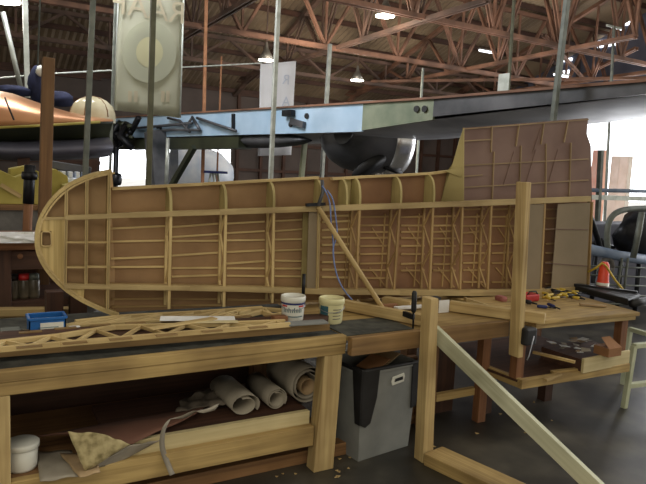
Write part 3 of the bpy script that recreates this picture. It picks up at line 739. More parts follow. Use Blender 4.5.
# fin panel at raised section, left edge
P=[Wf(463.5,128,.004),Wf(463.5,204,.004),Wb(440,204),Wb(447,171),Wb(453,163),Wb(459,140)]
MB().prism(P,WU*.006).build('end_former','nose_ply',WG)
P=[Wf(445,171,-.06),Wf(463,166,.0),Wf(463,178,0)];MB().prism(P,-WN*.008).build('gusset','nose_ply',WG)
# ply columns
def cover(pts,mat,name,off=.0): 
    P=[clampz(Wf(x,y,off)) for x,y in pts];MB().prism(P,-WN*.005).build(name,mat,WG)
skinc([(303,213),(312,213),(310,292),(301,291.5)],'nose_ply','ply_column',off=.03)
cover([(309,211.5),(319,211),(317.5,291),(306.5,290.5)],'ply_grey','ply_column',-.01)
cover([(527,204.5),(545,204),(541.5,291),(523,291)],'ply_grey','ply_column',.002)
cover([(558,204),(590.5,202.5),(586,290),(551,291)],'ply_grey','root_cover_panel',.0)
for y0,y1 in((229,229.5),(263,266)): member([(545,y0),(588,y1)],.005,.006,'seam_batten','skin_dark',.006)
member([(590.5,202),(586.5,290)],.012,.05,'root_edge_strip','lath',.004)
# lower edge: trailing part below lower spar
for (a,c) in [((112,299),(168,298.5)),((112,306.5),(168,306)),((171,299),(224,299)),((171,305.5),(224,305)),((227,299.5),(272,300)),((275,300),(318,301)),((322,299.5),(356,300)),((360,300),(395,300))]:
    member([a,c],.012,.012,'stringer','lath',back=True)
# stringers on the skin between ribs
secs=[((111,165),[(228.5,226),(241.5,240.5),(258.5,256.5),(267,266.6)]),
((172,218),[(227,223.5),(237,234),(241,240.6),(255.5,252.5),(268,267.6),(276.5,275)]),
((227,264),[(223.5,221.5),(233,231),(240.3,239.8),(252,250.2),(263.5,261),(268.2,268.3),(275.6,276)]),
((275,303),[(221,219.5),(231,229),(239.5,239),(250.5,249.5),(260.5,261),(268.4,268.5),(276,276.4)]),
((322,350),[(216,215.5),(222,221),(230,229),(237.5,237),(245,244),(253,252.5),(262,262),(269.5,269.7),(277,277.5)]),
((360,388),[(217,216.5),(225.5,225),(232,232),(238,237.6),(246,245.6),(254,253.6),(263.5,263),(270,270.3),(278,278)]),
((401,424),[(217,216.4),(225.5,225.5),(232,231.6),(238,238),(246,245.6),(254,254),(264,263),(270.4,270.4)]),
((433,455),[(216.5,216),(225.5,225.5),(232,231),(238.4,238.4),(246.3,246),(254.6,254.6),(264,264),(270.4,270.6)]),
((463,484),[(209.5,209),(217,216.5),(226,225.5),(233,231),(244,243.6),(253.5,253),(263,262.6),(270,270),(282,282)]),
((492,514),[(209.5,209),(217,216.5),(226,226),(244,243),(253,252.6),(263,262.6),(282,282.4)]),
((546,557),[(209.5,209.3),(218.5,218.3),(229.5,229),(244,243.4),(253,253),(262.6,262.4),(273,272.6),(284,284)])]
for (xa,xb),l in secs:
    for (ya,yb) in l: member([(xa,ya),(xb,yb)],.011 if xa<300 else .013,.012,'stringer','spruce' if xa<350 else 'lath',back=True)
for (xa,xb),l in [((67,86),[(242,242),(267,267)]),((88,108),[(242,242),(266.5,266.5)])]:
    for (ya,yb) in l: member([(xa,ya),(xb,yb)],.01,.03,'tip_batten','spruce',.0)
# diagonal lattice on the skin (inboard bays)
for x in (368,404,436,466,494):
    member([(x+2,268),(x+18,287)],.010,.010,'diagonal_batten','lath',back=True)
    member([(x+4,228),(x+16,246)],.008,.010,'diagonal_batten','lath',back=True)
for x in(348,384,418,446,476,506): member([(x+1,214),(x-4,286)],.009,.012,'vertical_batten','lath',back=True)
# curved cut in the lower bays
# raised root panel: battens and shadow strips
for a,c in [((463.5,129),(588,119.5)),((463,165.5),(588,159)),((463,176.5),(482,175)),((463,187.5),(588,180)),((463,141),(491,139.5))]:
    member([a,c],.009,.010,'root_batten_and_shadow','batten_dim',back=True)
for x0,y0,x1,y1 in [(492,127,491,152),(519,125,516,146),(544,123,541,144),(568,121,564,142),(494,152,492,202),(521,146,519,200),(546,144,545.5,199),(571,143,569,198),(463.5,128,463,204)]:
    member([(x0,y0),(x1,y1)],.010,.012,'root_upright','batten_dim',back=True)
for x0,y0,x1,y1 in [(514,152,504,184),(536,150,526,184),(558,150,549,182),(541,128,533,152)]:  # slanted dark strips stand in for faint lattice shadows
    member([(x0,y0),(x1,y1)],.008,.006,'root_batten_and_shadow','skin_dark',back=True)
# ------------------------------------------------------------------ benches
FY=2.80
def floor_at(px,py): return onZ(px,py,0)
xr0=onY(314,471,FY).x;xr1=onY(333.5,469,FY).x;xend=onY(346,345,FY).x
xl1=onY(10.5,430,FY).x
B1=T('workbench','long left workbench with doubled timber edge beam and grey top','workbench',(0,3.2,0))
MB().box(-1.0,xend,FY,FY+.045,.655,.712).build('lower_front_board','pine_old',B1,bevel=.004)
MB().box(-1.0,xend,FY-.004,FY+.045,.713,.76).build('upper_front_board','pine_old',B1,bevel=.004)
MB().box(-1.0,xend-.005,FY+.047,3.78,.72,.752).build('benchtop','slate',B1)
for x0_,x1_ in ((xl1-.1,xl1),(xr0,xr1)):
    sh=.035 if x0_>1 else 0
    MB().hexa([(x0_,FY+.002,0),(x1_,FY+.002,0),(x1_,FY+.09,0),(x0_,FY+.09,0),(x0_+sh,FY+.002,.654),(x1_+sh*.6,FY+.002,.654),(x1_+sh*.6,FY+.09,.654),(x0_+sh,FY+.09,.654)]).build('leg','pine',B1,bevel=.004)
    MB().box(x0_,x1_,3.64,3.73,0,.719).build('leg','pine_brown',B1,bevel=.004)
MB().box(xl1,xr0,FY+.02,FY+.065,.15,.262).build('shelf_rail','pine_old',B1,bevel=.004)
MB().box(xl1-.6,xr0+.05,FY+.066,3.62,.225,.25).build('shelf','pine_brown',B1)
MB().box(-1.0,xend,3.735,3.78,.6,.719).build('rear_rail','pine_brown',B1)
tag(MB().box(.55,xr0+.3,FY+.12,FY+.2,0,.075).build('floor_board','pine_brown',bevel=.004),'brown board lying on the floor under the left workbench','board')
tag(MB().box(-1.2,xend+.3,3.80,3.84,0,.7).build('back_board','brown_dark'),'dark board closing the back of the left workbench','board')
# middle bench
xm0=xend+.003;xm1=onY(510,330,2.74).x
B2=T('workbench','middle workbench with a red brown edge beam and dusty grey top','workbench',(2.4,3.2,0))
MB().box(xm0,xm1,2.745,2.79,.655,.756).build('front_beam','beam_mid',B2,bevel=.004)
MB().box(xm0,xm1,2.792,3.78,.73,.752).build('benchtop','pine_old',B2)
MB().box(xm0,2.28,2.80,3.1,.7525,.757).build('grey_top_sheet','slate',B2)
for x,y in((2.62,3.0),(2.62,3.66),(2.98,3.66),(1.9,3.66)): MB().box(x-.045,x+.045,y,y+.09,0,.729).build('leg','pine_brown',B2,bevel=.003)
MB().box(1.95,2.95,3.55,3.6,.12,.3).build('rear_board','pine_brown',B2,bevel=.004)
MB().box(2.67,3.02,3.0,3.04,.18,.23).build('low_rail','pine_old',B2,bevel=.003)
tag(MB().box(2.75,3.0,3.2,3.23,0,.5).build('leaning_board','brown_dark'),'brown board standing under the middle workbench behind its rail','board')
tag(MB().box(2.1,2.62,3.12,3.4,0,.16).build('timber_crate','pine_brown',bevel=.004),'low brown crate on the floor behind the square post','crate')
# right bench
x0=onY(544,327,2.67).x;x1=onY(637.5,312,2.62).x
B3=T('workbench','right workbench with layered plywood top and an open lower shelf','workbench',(3.6,3.0,0))
def q3(pts,z0,z1): m=MB();m.hexa([(x,y,z0) for x,y in pts]+[(x,y,z1) for x,y in pts]);return m
y0_=2.665;y1_=2.60
q3([(x0-.08,y0_),(x1,y1_),(x1+.15,3.6),(x0-.1,3.6)],.735,.762).build('benchtop','pine_old',B3,bevel=.003)
q3([(x0-.06,y0_+.015),(x1-.02,y1_+.015),(x1,3.58),(x0-.08,3.58)],.705,.733).build('lower_top_layer','pine',B3,bevel=.003)
lg=[onY(515,385,2.75),onY(634,335,2.7)]
for x,y in((3.10,2.71),(x1-.05,2.67),(3.04,2.95),(x1+.05,3.5),(3.15,3.5)): MB().box(x-.035,x+.035,y,y+.06,.0 if y>2.9 else .376,.704).build('leg','brown_red',B3,bevel=.003)
SA=V(3.07,2.66,0);SBp=V(4.12,2.62,0);SC=V(3.02,2.8,0)
zs1=.385
SH=.386
m=MB();m.hexa([(SA.x,SA.y,.325),(SBp.x,SBp.y,.325),(SBp.x,SBp.y+.04,.325),(SA.x,SA.y+.04,.325),(SA.x,SA.y,zs1),(SBp.x,SBp.y,zs1),(SBp.x,SBp.y+.04,zs1),(SA.x,SA.y+.04,zs1)]);m.build('shelf_rail','pine_old',B3,bevel=.003)
m=MB();m.bar(V(SA.x+.02,SA.y+.04,.355),V(SC.x+.05,SC.y+.7,.355),.04,.06);m.build('shelf_side_rail','pine_old',B3,bevel=.003)
m=MB();m.hexa([(SA.x,SA.y+.04,.36),(SBp.x,SBp.y+.04,.36),(SBp.x,3.5,.36),(SC.x,3.5,.36),(SA.x,SA.y+.04,.376),(SBp.x,SBp.y+.04,.376),(SBp.x,3.5,.376),(SC.x,3.5,.376)]);m.build('shelf','brown_dark',B3)
for x in (SA.x+.12,SBp.x-.3): MB().box(x-.04,x+.04,3.05,3.12,0,.36).build('shelf_foot','brown_dark',B3)
# cream box drawer on right shelf
q=onZ(583,373.5,.377);q2=onZ(629,364,.377)
t=T('drawer_box','long shallow drawer with cream front resting on the right bench shelf','drawer',(q.x,q.y,.377))
h=.10
m=MB();d=(q2-q);n=V(-d.y,d.x,0).normalized();m.hexa([q,q2,q2+n*.02,q+n*.02,q+V(0,0,h),q2+V(0,0,h),q2+n*.02+V(0,0,h),q+n*.02+V(0,0,h)]);m.build('drawer_front','cream',t,bevel=.002)
m=MB();m.hexa([q+n*.02,q2+n*.02,q2+n*.35,q+n*.35,q+n*.02+V(0,0,h-.01),q2+n*.02+V(0,0,h-.01),q2+n*.35+V(0,0,h-.01),q+n*.35+V(0,0,h-.01)]);m.build('drawer_body','brown_dark',t)
# paper heap atop
rr=random.Random(11)
zt_=.377+h
for i in range(22):
    c=q+(q2-q)*rr.uniform(.05,.75)+n*rr.uniform(.04,.31);c.z=zt_-.004+.002*i;a=rr.random()*3;s=.02+.03*rr.random()
    pts=[c+V(math.cos(a+k*1.57)*s,math.sin(a+k*1.57)*s*.8,rr.uniform(-.002,.015)) for k in range(4)]
    m=MB();m.add(pts,[(0,1,2,3)],[[(0,0)]*4]);tag(m.build('paper_scrap',['paper','paper_grey','paper_tan'][i%3],thick=.002),'torn paper scrap heaped on the right bench shelf','paper','paper scraps heaped on the right bench shelf')
q=onZ(613,357,zt_);t=T('cardboard_box','small open brown cardboard box on the right bench shelf','box',tuple(q))
MB().box(q.x-.05,q.x+.09,q.y,q.y+.12,zt_,zt_+.06).build('box_body','cardboard',t,bevel=.002)
MB().prism([q+V(-.05,0,.06),q+V(.09,0,.06),q+V(.06,.08,.12),q+V(-.03,.08,.12)],(0,.003,0)).build('box_flap','cardboard',t)
for i,(a,c,l) in enumerate([((533,352),(575,362),'thin wooden stick slanting across the right bench shelf'),((552,372),(578,369),'short wooden offcut on the right bench shelf'),((545,380),(560,374),'pale wood sliver at the corner of the right bench shelf')]):
    A=onZ(*a,.39 if i else .5);Bq=onZ(*c,.39 if i else .485)
    tag(MB().bar(A,Bq,.03,.015).build('wood_offcut','pine_old'),l,'offcut')
# trestle frame: post, floor beam, diagonal
PX,PY=2.452,2.70
t=T('bracing_frame','pine floor frame with a square post and pale diagonal brace clamped before the middle bench','timber frame',(PX,PY,0))
a=onZ(415,446,0);
pz=onY(429,297,2.69).z

k0=onY(415,441,2.72).x;k1=onY(434.5,441,2.64).x;j0=onY(421.5,300,2.72).x;j1=onY(438.5,300,2.64).x
MB().hexa([(k0,2.64,0),(k1,2.64,0),(k1,2.72,0),(k0,2.72,0),(j0,2.64,pz),(j1,2.64,pz),(j1,2.72,pz),(j0,2.72,pz)]).build('square_post','pine',t,bevel=.004)
FD=V(.16,-.987,0)
A=V((k0+k1)/2,2.64,.035);MB().bar(A+V(.035,0,0),A+V(.035,0,0)+V(.2,-.98,0)*1.5,.165,.07).build('floor_beam','pine_old',t,bevel=.004)
def onV2(x,y,off=0):
    fd=V(.316,-.949,0);n=V(-fd.y,fd.x,0);p=V(k1+.03,2.64,0);return onP(x,y,p,n)
D0=onV2(433,331);D1=onV2(592,484);dd=(D1-D0)
D2=D0+dd*((D0.z-.04)/(D0.z-D1.z))
MB().bar(D0,D2,.035,.085).build('diagonal_brace','pine_pale',t,bevel=.003)
# second post and horizontal timbers
q0=onY(524.5,182,2.62);q1=onY(515,358,2.62)
a0=onY(516,182,2.69).x;a1=onY(531.5,182,2.61).x;b0=onY(508,358,2.69).x;b1=onY(523,358,2.61).x
m=MB();m.hexa([(b0,2.61,q1.z),(b1,2.61,q1.z),(b1,2.69,q1.z),(b0,2.69,q1.z),(a0,2.61,q0.z),(a1,2.61,q0.z),(a1,2.69,q0.z),(a0,2.69,q0.z)])
tag(m.build('upright_timber','pine',bevel=.004),'tall pale pine upright clamped to the bench front before the wing panel','timber')
def timber(a,c,z,w,h,mat,name,lab,cat='timber'):
    A=onZ(*a,z);Bq=onZ(*c,z);return tag(MB().bar(A,Bq,w,h).build(name,mat,bevel=.003),lab,cat)
timber((450,305.5),(545,318.5),.792,.05,.068,'pine','clamped_timber','pine timber lying out over the bench edge past the tall upright')
timber((344,304.5),(436,322.5),.792,.05,.064,'pine','clamped_timber','pine timber running across the middle bench to the square post')
timber((384,300),(412,304.5),.78,.07,.05,'pine','timber_block','short pine block on the middle bench behind the black clamp')
tb_=onZ(466,306,.757);m=MB()
m.prism([onZ(466,305,.757),onZ(503,310,.757),onZ(466,305,.757)+V(0,0,.05)],(.02,.05,0));tag(m.build('timber_wedge','pine'),'thin pine wedge on the middle bench left of the tall upright','wedge')
q=onZ(443,314,.757);tag(MB().box(q.x-.01,q.x+.075,q.y+.03,q.y+.035,.757,.84).build('white_card','paper'),'small white card standing beside the top of the square post','card')
tag(MB().bar(onZ(396,308,.775),onZ(423,306,.775),.05,.012).build('paper_strip','paper'),'white paper strip lying on the middle bench behind the square post','paper')
t=T('handsaw','handsaw with brown wooden handle lying on the middle bench','saw',tuple(onZ(385,306,.76)))
MB().bar(onZ(381,306.5,.775),onZ(397,305.5,.775),.03,.03).build('saw_handle','brown_red',t,bevel=.006)
MB().bar(onZ(358,304,.765),onZ(382,306.5,.77),.05,.004).build('saw_blade','silver',t)
# dowel strut
tag(MB().tube([Wf(318,207,.03),onZ(383,309,.80)],.016,10).build('propping_dowel','pine',smooth=True),'round pale dowel propping the wing panel from the middle bench','dowel')
# black clamps
def clamp(px,py0,py1,z,lab,Y=None,name='bar_clamp'):
    A=onY(px,py1,Y);Bq=onY(px+1.5,py0,Y);t=T(name,lab,'clamp',tuple(A))
    MB().tube([A,lerp(A,Bq,.45)],.006,8).build('clamp_bar','black_met',t,True)
    MB().tube([lerp(A,Bq,.42),lerp(A,Bq,.5),lerp(A,Bq,.95),Bq],[.011,.016,.015,.01],10).build('clamp_handle','black',t,True)
    MB().bar(lerp(A,Bq,.3),lerp(A,Bq,.3)+V(0,.09,0),.02,.03).build('clamp_jaw','black_met',t)
clamp(413,291,328,.8,'black bar clamp gripping the timber beside the square post',2.78)
tag(MB().tube([onY(303,300,3.3),onY(303.5,287,3.3),onY(304,274,3.3)],.011,8).build('iron_rod','black_met',smooth=True),'black iron rod standing against the lower spar behind the white bucket','rod')
qa=onY(527,336,2.60);t=T('quick_grip_clamp','black clamp with a bent steel rod under the bench corner','clamp',tuple(qa))
MB().bar(qa+V(.01,0,-.055),qa+V(.01,0,.055),.10,.06,(0,1,0)).build('clamp_head','black',t,bevel=.015)
MB().tube([onY(534,336,2.56),onY(529,356,2.56),onY(527,360,2.56)],.004,6).build('steel_rod','silver',t,True)
q=Wf(321,203,.05);t=T('spring_clamp','grey clamp biting the top edge of the wing panel by the blue rope','clamp',tuple(q))
MB().tube([Wf(322,180,.02),Wf(323,192,.03),Wf(318,206,.04)],.012,8).build('clamp_arm','dark_skin',t,True)
MB().bar(Wf(306,205,.03),Wf(325,204,.03),.02,.02).build('clamp_bar','black_met',t)
# blue rope
R_=[(322,186),(326,192),(330,204),(331,222),(333,240),(334,262),(338,278),(344,290),(352,300)]
R2=[(327,190),(333,200),(336,220),(337,235),(333,250),(336,272),(341,285),(347,294)]
for pts,l in((R_,'blue rope hanging down the front of the wing panel to the bench'),(R2,'second loop of blue rope hanging beside the propping dowel')):
    tag(MB().tube([Wf(x,y,.04) for x,y in smooth(pts,3)],.0045,6).build('blue_rope','blue_rope',smooth=True),l,'rope')
# ------------------------------------------------------------------ frames on left bench
# dark ply board raised under the front rib
def strip_z(a,c,z,w,h): 
    return MB().bar(onZ(*a,z),onZ(*c,z),w,h)
t=T('rib_board','long brown plywood board lying along the left bench under the lattice ribs','board',(.8,3.0,.76))
zb_=.80
m=MB();P=[onZ(-40,352,zb_),onZ(328,322,zb_),onZ(329,315,zb_),onZ(-40,336,zb_)]
m.prism(P,(0,0,.012));m.build('board_sheet','brown_dark',t)
m=MB();m.bar(onZ(-40,356,.79),onZ(329,326.5,.79),.02,.038);m.build('board_edge','gusset',t,bevel=.002)
m=MB();m.bar(onZ(-20,345,.775),onZ(320,322,.775),.03,.03);m.build('board_batten','pine_brown',t)
def lattice(front,back,z,n,lab,mat='spruce'):
    # front, back: lists of px points (outer chords), at height z
    t=T('lattice_rib',lab,'rib',tuple(onZ(*front[len(front)//2],z)))
    def chord(pts,nm):
        m=MB()
        for a,c in zip(pts[:-1],pts[1:]): m.bar(onZ(*a,z),onZ(*c,z),.02,.024)
        m.build(nm,mat,t,bevel=.002)
    chord(front,'front_chord');chord(back,'back_chord')
    def at(pts,f):
        x=pts[0][0]+(pts[-1][0]-pts[0][0])*f
        for a,c in zip(pts[:-1],pts[1:]):
            if a[0]<=x<=c[0]:return (x,a[1]+(c[1]-a[1])*(x-a[0])/(c[0]-a[0]))
        return pts[-1]
    for i in range(n):
        f0=(i+.3)/n;f1=(i+.8)/n;f2=min((i+1.3)/n,.98)
        MB().bar(onZ(*at(front,f0),z),onZ(*at(back,f1),z),.014,.016).build('diagonal_web',mat,t)
        MB().bar(onZ(*at(back,f1),z),onZ(*at(front,f2),z),.014,.016).build('diagonal_web',mat,t)
        c=onZ(*at(front,f0),z+.014);MB().bar(c-V(.05,0,0),c+V(.05,0,0),.03,.004).build('gusset','gusset',t)
lattice([(-30,352),(60,344),(130,338),(200,332),(290,324.5)],[(-30,346),(60,336),(115,327),(200,325),(285,321.5)],.832,7,'pale lattice wing rib nearest the front edge of the left bench')
lattice([(20,333),(80,326.5),(150,322),(230,318)],[(75,322),(120,317),(200,312.5),(262,308)],.80,6,'pale lattice wing rib lying farther back toward the wing panel')
lattice([(205,324),(240,317),(262,312),(292,322)],[(212,318),(240,311),(262,309),(300,312)],.80,3,'short pale lattice rib tip next to the white bucket')
timber((150,329),(215,318),.845,.05,.008,'spruce','spruce_strip','thin pale spruce strip laid across the lattice ribs','strip')
timber((160,318.5),(235,318.5),.84,.10,.003,'paper','paper_plan','white paper plan lying on the lattice ribs','paper')
timber((185,322),(238,321.5),.845,.05,.003,'cream','paper_plan','cream paper strip in front of the white plan','paper')
# grey tin + orange piece
q=onZ(300,324,.815);tag(MB().bar(onZ(287,324,.83),onZ(326,321.5,.83),.07,.012).build('sanding_block','grey_bin',bevel=.003),'flat grey sheet in front of the white bucket on the board end','sheet')
q=onZ(283,322,.82);tag(MB().box(q.x-.05,q.x+.03,q.y,q.y+.05,.812,.85).build('wood_block','brown_red',bevel=.003),'small orange brown block left of the white bucket','block')
# blue box
c0=onZ(29,341,.757);c1=onZ(61,337,.757);w_=(c1.x-c0.x)
t=T('blue_crate','open blue plastic crate with a white label on the left bench','crate',(c0.x+w_/2,c0.y+.08,.757))
hx=onY(40,319,c0.y).z
x0_,x1_,y0b,y1b=c0.x,c1.x+.02,c0.y-.005,c0.y+.11;zz=hx
m=MB()
m.box(x0_,x1_,y0b,y1b,.757,.765);m.box(x0_,x1_,y0b,y0b+.006,.757,zz);m.box(x0_,x1_,y1b-.006,y1b,.757,zz);m.box(x0_,x0_+.006,y0b,y1b,.757,zz);m.box(x1_-.006,x1_,y0b,y1b,.757,zz)
m.build('crate_body','blue_pl',t)
m=MB()
for a,c in(((x0_,y0b),(x1_,y0b)),((x1_,y0b),(x1_,y1b)),((x1_,y1b),(x0_,y1b)),((x0_,y1b),(x0_,y0b))): m.bar((a[0],a[1],zz),(c[0],c[1],zz),.014,.012)
m.build('crate_rim','blue_pl',t,bevel=.002)
MB().box(x0_+.05,x1_-.012,y0b-.003,y0b,.775,zz-.02).build('label','white_pl',t)
for k in range(3): MB().box(x0_+.04+(.0 if k!=1 else .02),x1_-.02-(.04 if k==0 else .015),y0b-.004,y0b-.003,.79+k*.014,.793+k*.014).build('printed_line','teal',t)
tag(MB().box(x0_-.12,x0_-.03,y0b+.02,y0b+.14,.757,.80).build('grey_tray','steel_grey',bevel=.004),'low grey metal tray beside the blue crate','tray')
q=onZ(75,332,.79);tag(MB().box(q.x-.03,q.x+.03,q.y,q.y+.04,.757,.815).build('tissue_wad','paper',bevel=.01),'small white wad of tissue right of the blue crate','tissue')
# buckets
def bucket(px,pyb,pyt,pxw,z,body,lab,deco):
    q=onZ(px,pyb,z);q.y+=.05;k_=(q-V(0,0,H)).dot(FW);r=pxw/2*k_/F;h=(pyb-pyt)*k_/F*1.0
    t=T('paint_bucket',lab,'bucket',tuple(q))
    MB().lathe([(0,0),(r*.82,0),(r*.86,.006),(r*.94,h*.78),(r*.94,h*.8),(0,h*.8)],q,n=32).build('bucket_body',body,t,True)
    MB().lathe([(r*.95,h*.74),(r*1.0,h*.76),(r*1.0,h*.93),(r*.96,h*.97),(r*.88,h*.97),(r*.87,h*.92),(0,h*.92)],q,n=32).build('bucket_lid',body,t,True)
    dirc=(V(0,0,0)-V(q.x,q.y,0)).normalized();ang=math.atan2(dirc.y,dirc.x)
    def band(z0,z1,a0,a1,mat,nm):
        rows=[]
        for zz_ in(z0,z1):
            rr_=r*(.86+.08*zz_/.78)+.0012;rows.append([q+V(math.cos(ang+a0+(a1-a0)*i/12)*rr_,math.sin(ang+a0+(a1-a0)*i/12)*rr_,h*zz_) for i in range(13)])
        MB().grid(rows).build(nm,mat,t,True)
    deco(band,q,r,h,ang,t)
    an=[q+V(math.cos(ang+s)*r*1.02,math.sin(ang+s)*r*1.02,h*(.72-.25*math.cos(s*.9))) for s in [-1.5+i*.3 for i in range(11)]]
    MB().tube(an,.0018,6).build('handle','silver',t,True)
def d1(band,q,r,h,ang,t):
    band(.66,.735,-1.5,1.5,'blue_dk','blue_stripe')
    band(.58,.64,-1.1,-.5,'red','red_print');band(.58,.64,.5,1.1,'red','red_print')
    for k in range(11):
        a=-.85+k*.16;band(.36,.5 if k%3 else .56,a,a+.07,'teal','printed_mark')
        if k%2:band(.48,.5,a,a+.15,'teal','printed_mark')
    band(.18,.22,-1.0,1.0,'teal','printed_line')
def d2(band,q,r,h,ang,t):
    band(.34,.7,-1.1,-.25,'teal','blue_label')
    for k in range(4): band(.2+k*.12,.23+k*.12,.15,.9,'blanket','printed_line')
bucket(296.5,321.5,296,25,.812,'white_pl','white bucket with dark blue stripe and wire handle on the board end',d1)
bucket(335,324,298,26,.757,'cream_pl','cream bucket with a teal label right of the white bucket',d2)
# ------------------------------------------------------------------ under the left bench
sz=.252
def shz(px,py,z=sz): return onZ(px,py,z)
A=onY(60,484,FY+.10);Xc0=onY(112,455,FY+.08).x;Xc1=xr0-.005
tag(MB().box(Xc0,Xc1,FY+.067,FY+.10,.251,.262+.07).build('long_cream_board','cream',bevel=.003),'long cream painted board standing along the left bench shelf','board')
tag(MB().box(Xc0,Xc1,FY+.105,FY+.6,.3,.33).build('dark_panel','brown_dark'),'dark flat panel under the paper rolls on the left shelf','panel')
tag(MB().box(Xc0+.1,Xc1,FY+.105,FY+.4,.251,.298).build('packing_board','pine_brown'),'brown packing board beneath the dark panel on the left shelf','board')
# rolls along Y: spiral sheets
def roll(px,py,r,L,turn,lab,mat='paper_grey',Y=FY+.15,core=False,sq=1.0,z=None):
    c=onY(px,py,Y);z_=.331+r*sq
    t=T('paper_roll',lab,'paper roll',(c.x,Y+L/2,.331));rows=[]
    n=int(18*turn)
    for yy in(0,.33,.66,1.0):
        rows.append([V(c.x+math.cos(-.6+2*math.pi*i/18)*(r*(1-.42*i/n)),Y+L*yy,z_+math.sin(-.6+2*math.pi*i/18)*(r*(1-.42*i/n))*sq) for i in range(n+1)])
    MB().grid(rows).build('rolled_sheet',mat,t,True,thick=.003)
    if core:
        MB().lathe([(r*.42,0),(r*.42,L*.9),(r*.38,L*.9),(r*.38,0),(r*.42,0)],V(c.x+.005,Y+.01,z_-.01),(0,1,0),24).build('inner_roll','paper_tan',t,True)
    return t
roll(308,388,.112,.34,2.3,'largest paper roll with nested inner rolls next to the bench leg',core=True,mat='paper_grey')
roll(277,397,.062,.30,2.4,'small tightly wound paper roll between the two larger rolls')
roll(245,405,.088,.34,1.4,'loosely curled grey paper roll at the end of the rolls',sq=.72,Y=FY+.13)
# crumpled sheet
def sheet(name,corners,mat,lab,cat='sheet',n=10,amp=.01,seed=1,curl=None,thick=.003):
    rr=random.Random(seed);rows=[];tl,tr,br,bl=corners
    for i in range(n+1):
        row=[]
        for j in range(n+1):
            p=lerp(lerp(tl,tr,j/n),lerp(bl,br,j/n),i/n)
            p=p+V(rr.uniform(-amp,amp)*.3,0,amp*math.sin(i*1.3+seed)*math.cos(j*.9)+rr.uniform(-amp,amp)*.3)
            if curl:p=p+curl(i/n,j/n)
            row.append(p)
        rows.append(row)
    return tag(MB().grid(rows).build(name,mat,smooth=True,thick=thick),lab,cat)
sheet('crumpled_sheet',[onY(182,400,3.25),onY(222,383,3.3),onY(236,402,3.05),onY(176,412,3.05)],'crumple','crumpled grey sheet bunched on the shelf behind the paper rolls',amp=.02,seed=3)
sheet('hardboard_sheet',[onY(36,436,3.05),onY(215,405,3.25),onY(196,414,2.95),onY(132,444,2.83)],'card_brown','large red brown hardboard sheet curling over the left bench shelf',amp=.004,seed=5,curl=lambda i,j:V(0,0,.02*math.sin(i*3.1)))
sheet('hardboard_sheet',[onY(30,437,3.1),onY(120,424,3.3),onY(132,443,2.84),onY(70,432,2.9)],'card_brown','smaller brown sheet lapping the big hardboard sheet',amp=.003,seed=6)
sheet('speckled_sheet',[onY(68,432,2.82),onY(100,433,2.80),onY(130,444,2.79),onY(85,472,2.77)],'card_speck','speckled cream sheet with pointed corner hanging off the shelf front',amp=.003,seed=8)
# dark underside flap
sheet('grey_flap',[onY(86,471,2.80),onY(128,446,2.82),onY(160,440,2.86),onY(120,462,2.84)],'paper_grey','grey curled flap below the speckled sheet',amp=.003,seed=9)
# hanging torn strip
pts=[(215,410),(203,413),(193,411),(181,416),(170,419),(164,425),(160,436),(160,450),(165,464),(170,476)]
rows=[[],[]]
for i,(x,y) in enumerate(smooth(pts,3)):
    p=onY(x,y,2.795-.02*math.sin(i*.5));rows[0].append(p);rows[1].append(p+V(.026,.01,.004+.022*math.cos(i*.35)*(1 if y<424 else .1)))
tag(MB().grid(rows).build('torn_paper_strip','paper_grey',smooth=True,thick=.002),'torn curling paper strip hanging over the shelf rail','paper')
# pale papers at left
for i,(c,l) in enumerate([([(36,452),(72,450),(78,476),(40,482)],'pale paper sheet lying flat beside the white tub'),([(60,454),(96,452),(100,472),(80,478)],'second pale paper sheet under the speckled corner')]):
    sheet('paper_sheet',[onZ(x,y,.265+.01*i) for x,y in c],'paper_tan' if i else 'paper_grey',l,'paper',amp=.003,seed=20+i)
q=onZ(20,479,.252);q.y=max(q.y,FY+.17);q.x=onY(22,470,q.y).x
k_=(q-V(0,0,H)).dot(FW);r=15.5*k_/F
t=T('white_tub','round white plastic tub with a lid on the left bench shelf','tub',tuple(q))
hh=onY(22,439,q.y).z-.252
MB().lathe([(0,0),(r*.86,0),(r*.9,.01),(r*.97,hh*.8),(0,hh*.8)],q,n=32).build('tub_body','white_pl',t,True)
MB().lathe([(r*.98,hh*.72),(r*1.05,hh*.75),(r*1.05,hh*.9),(r*1.0,hh*.93),(0,hh*.93)],q,n=32).build('tub_lid','white_pl',t,True)
# bin
P0=onZ(358,462,0);P1=onZ(408,446,0);P2=onZ(336,447,0);d1_=(P1-P0);d2_=(P2-P0);d2_=V(-d1_.y,d1_.x,0).normalized()*.33
zt_=onP(360,372,P0,V(.1,-1,0)).z
t=T('grey_bin','grey box bin with black corner straps under the bench beside the square post','bin',tuple(P0+(d1_+d2_)/2))
tp=1.12
cen=P0+(d1_+d2_)/2
base=[P0,P1,P1+d2_,P0+d2_];top=[cen+(p-cen)*tp+V(0,0,zt_) for p in base];th=.93
m=MB()
for i in range(4):
    j=(i+1)%4;a,c,d,e=base[i],base[j],top[j],top[i]
    inn=lambda p:V(cen.x+(p.x-cen.x)*.96,cen.y+(p.y-cen.y)*.96,p.z)
    m.hexa([a,c,inn(c),inn(a),e,d,inn(d),inn(e)])
m.prism([p+V(0,0,.0) for p in base],(0,0,.02));m.build('bin_body','grey_bin',t,bevel=.004)
m=MB()
for i in range(4): m.bar(top[i]+V(0,0,-.01),top[(i+1)%4]+V(0,0,-.01),.02,.02)
m.build('bin_rim','grey_bin',t,bevel=.003)
def face(u,v,off=.004): # front face
    p=lerp(lerp(P0,P1,u),lerp(top[0],top[1],u),v);n=V(d1_.y,-d1_.x,0).normalized();return p+n*off
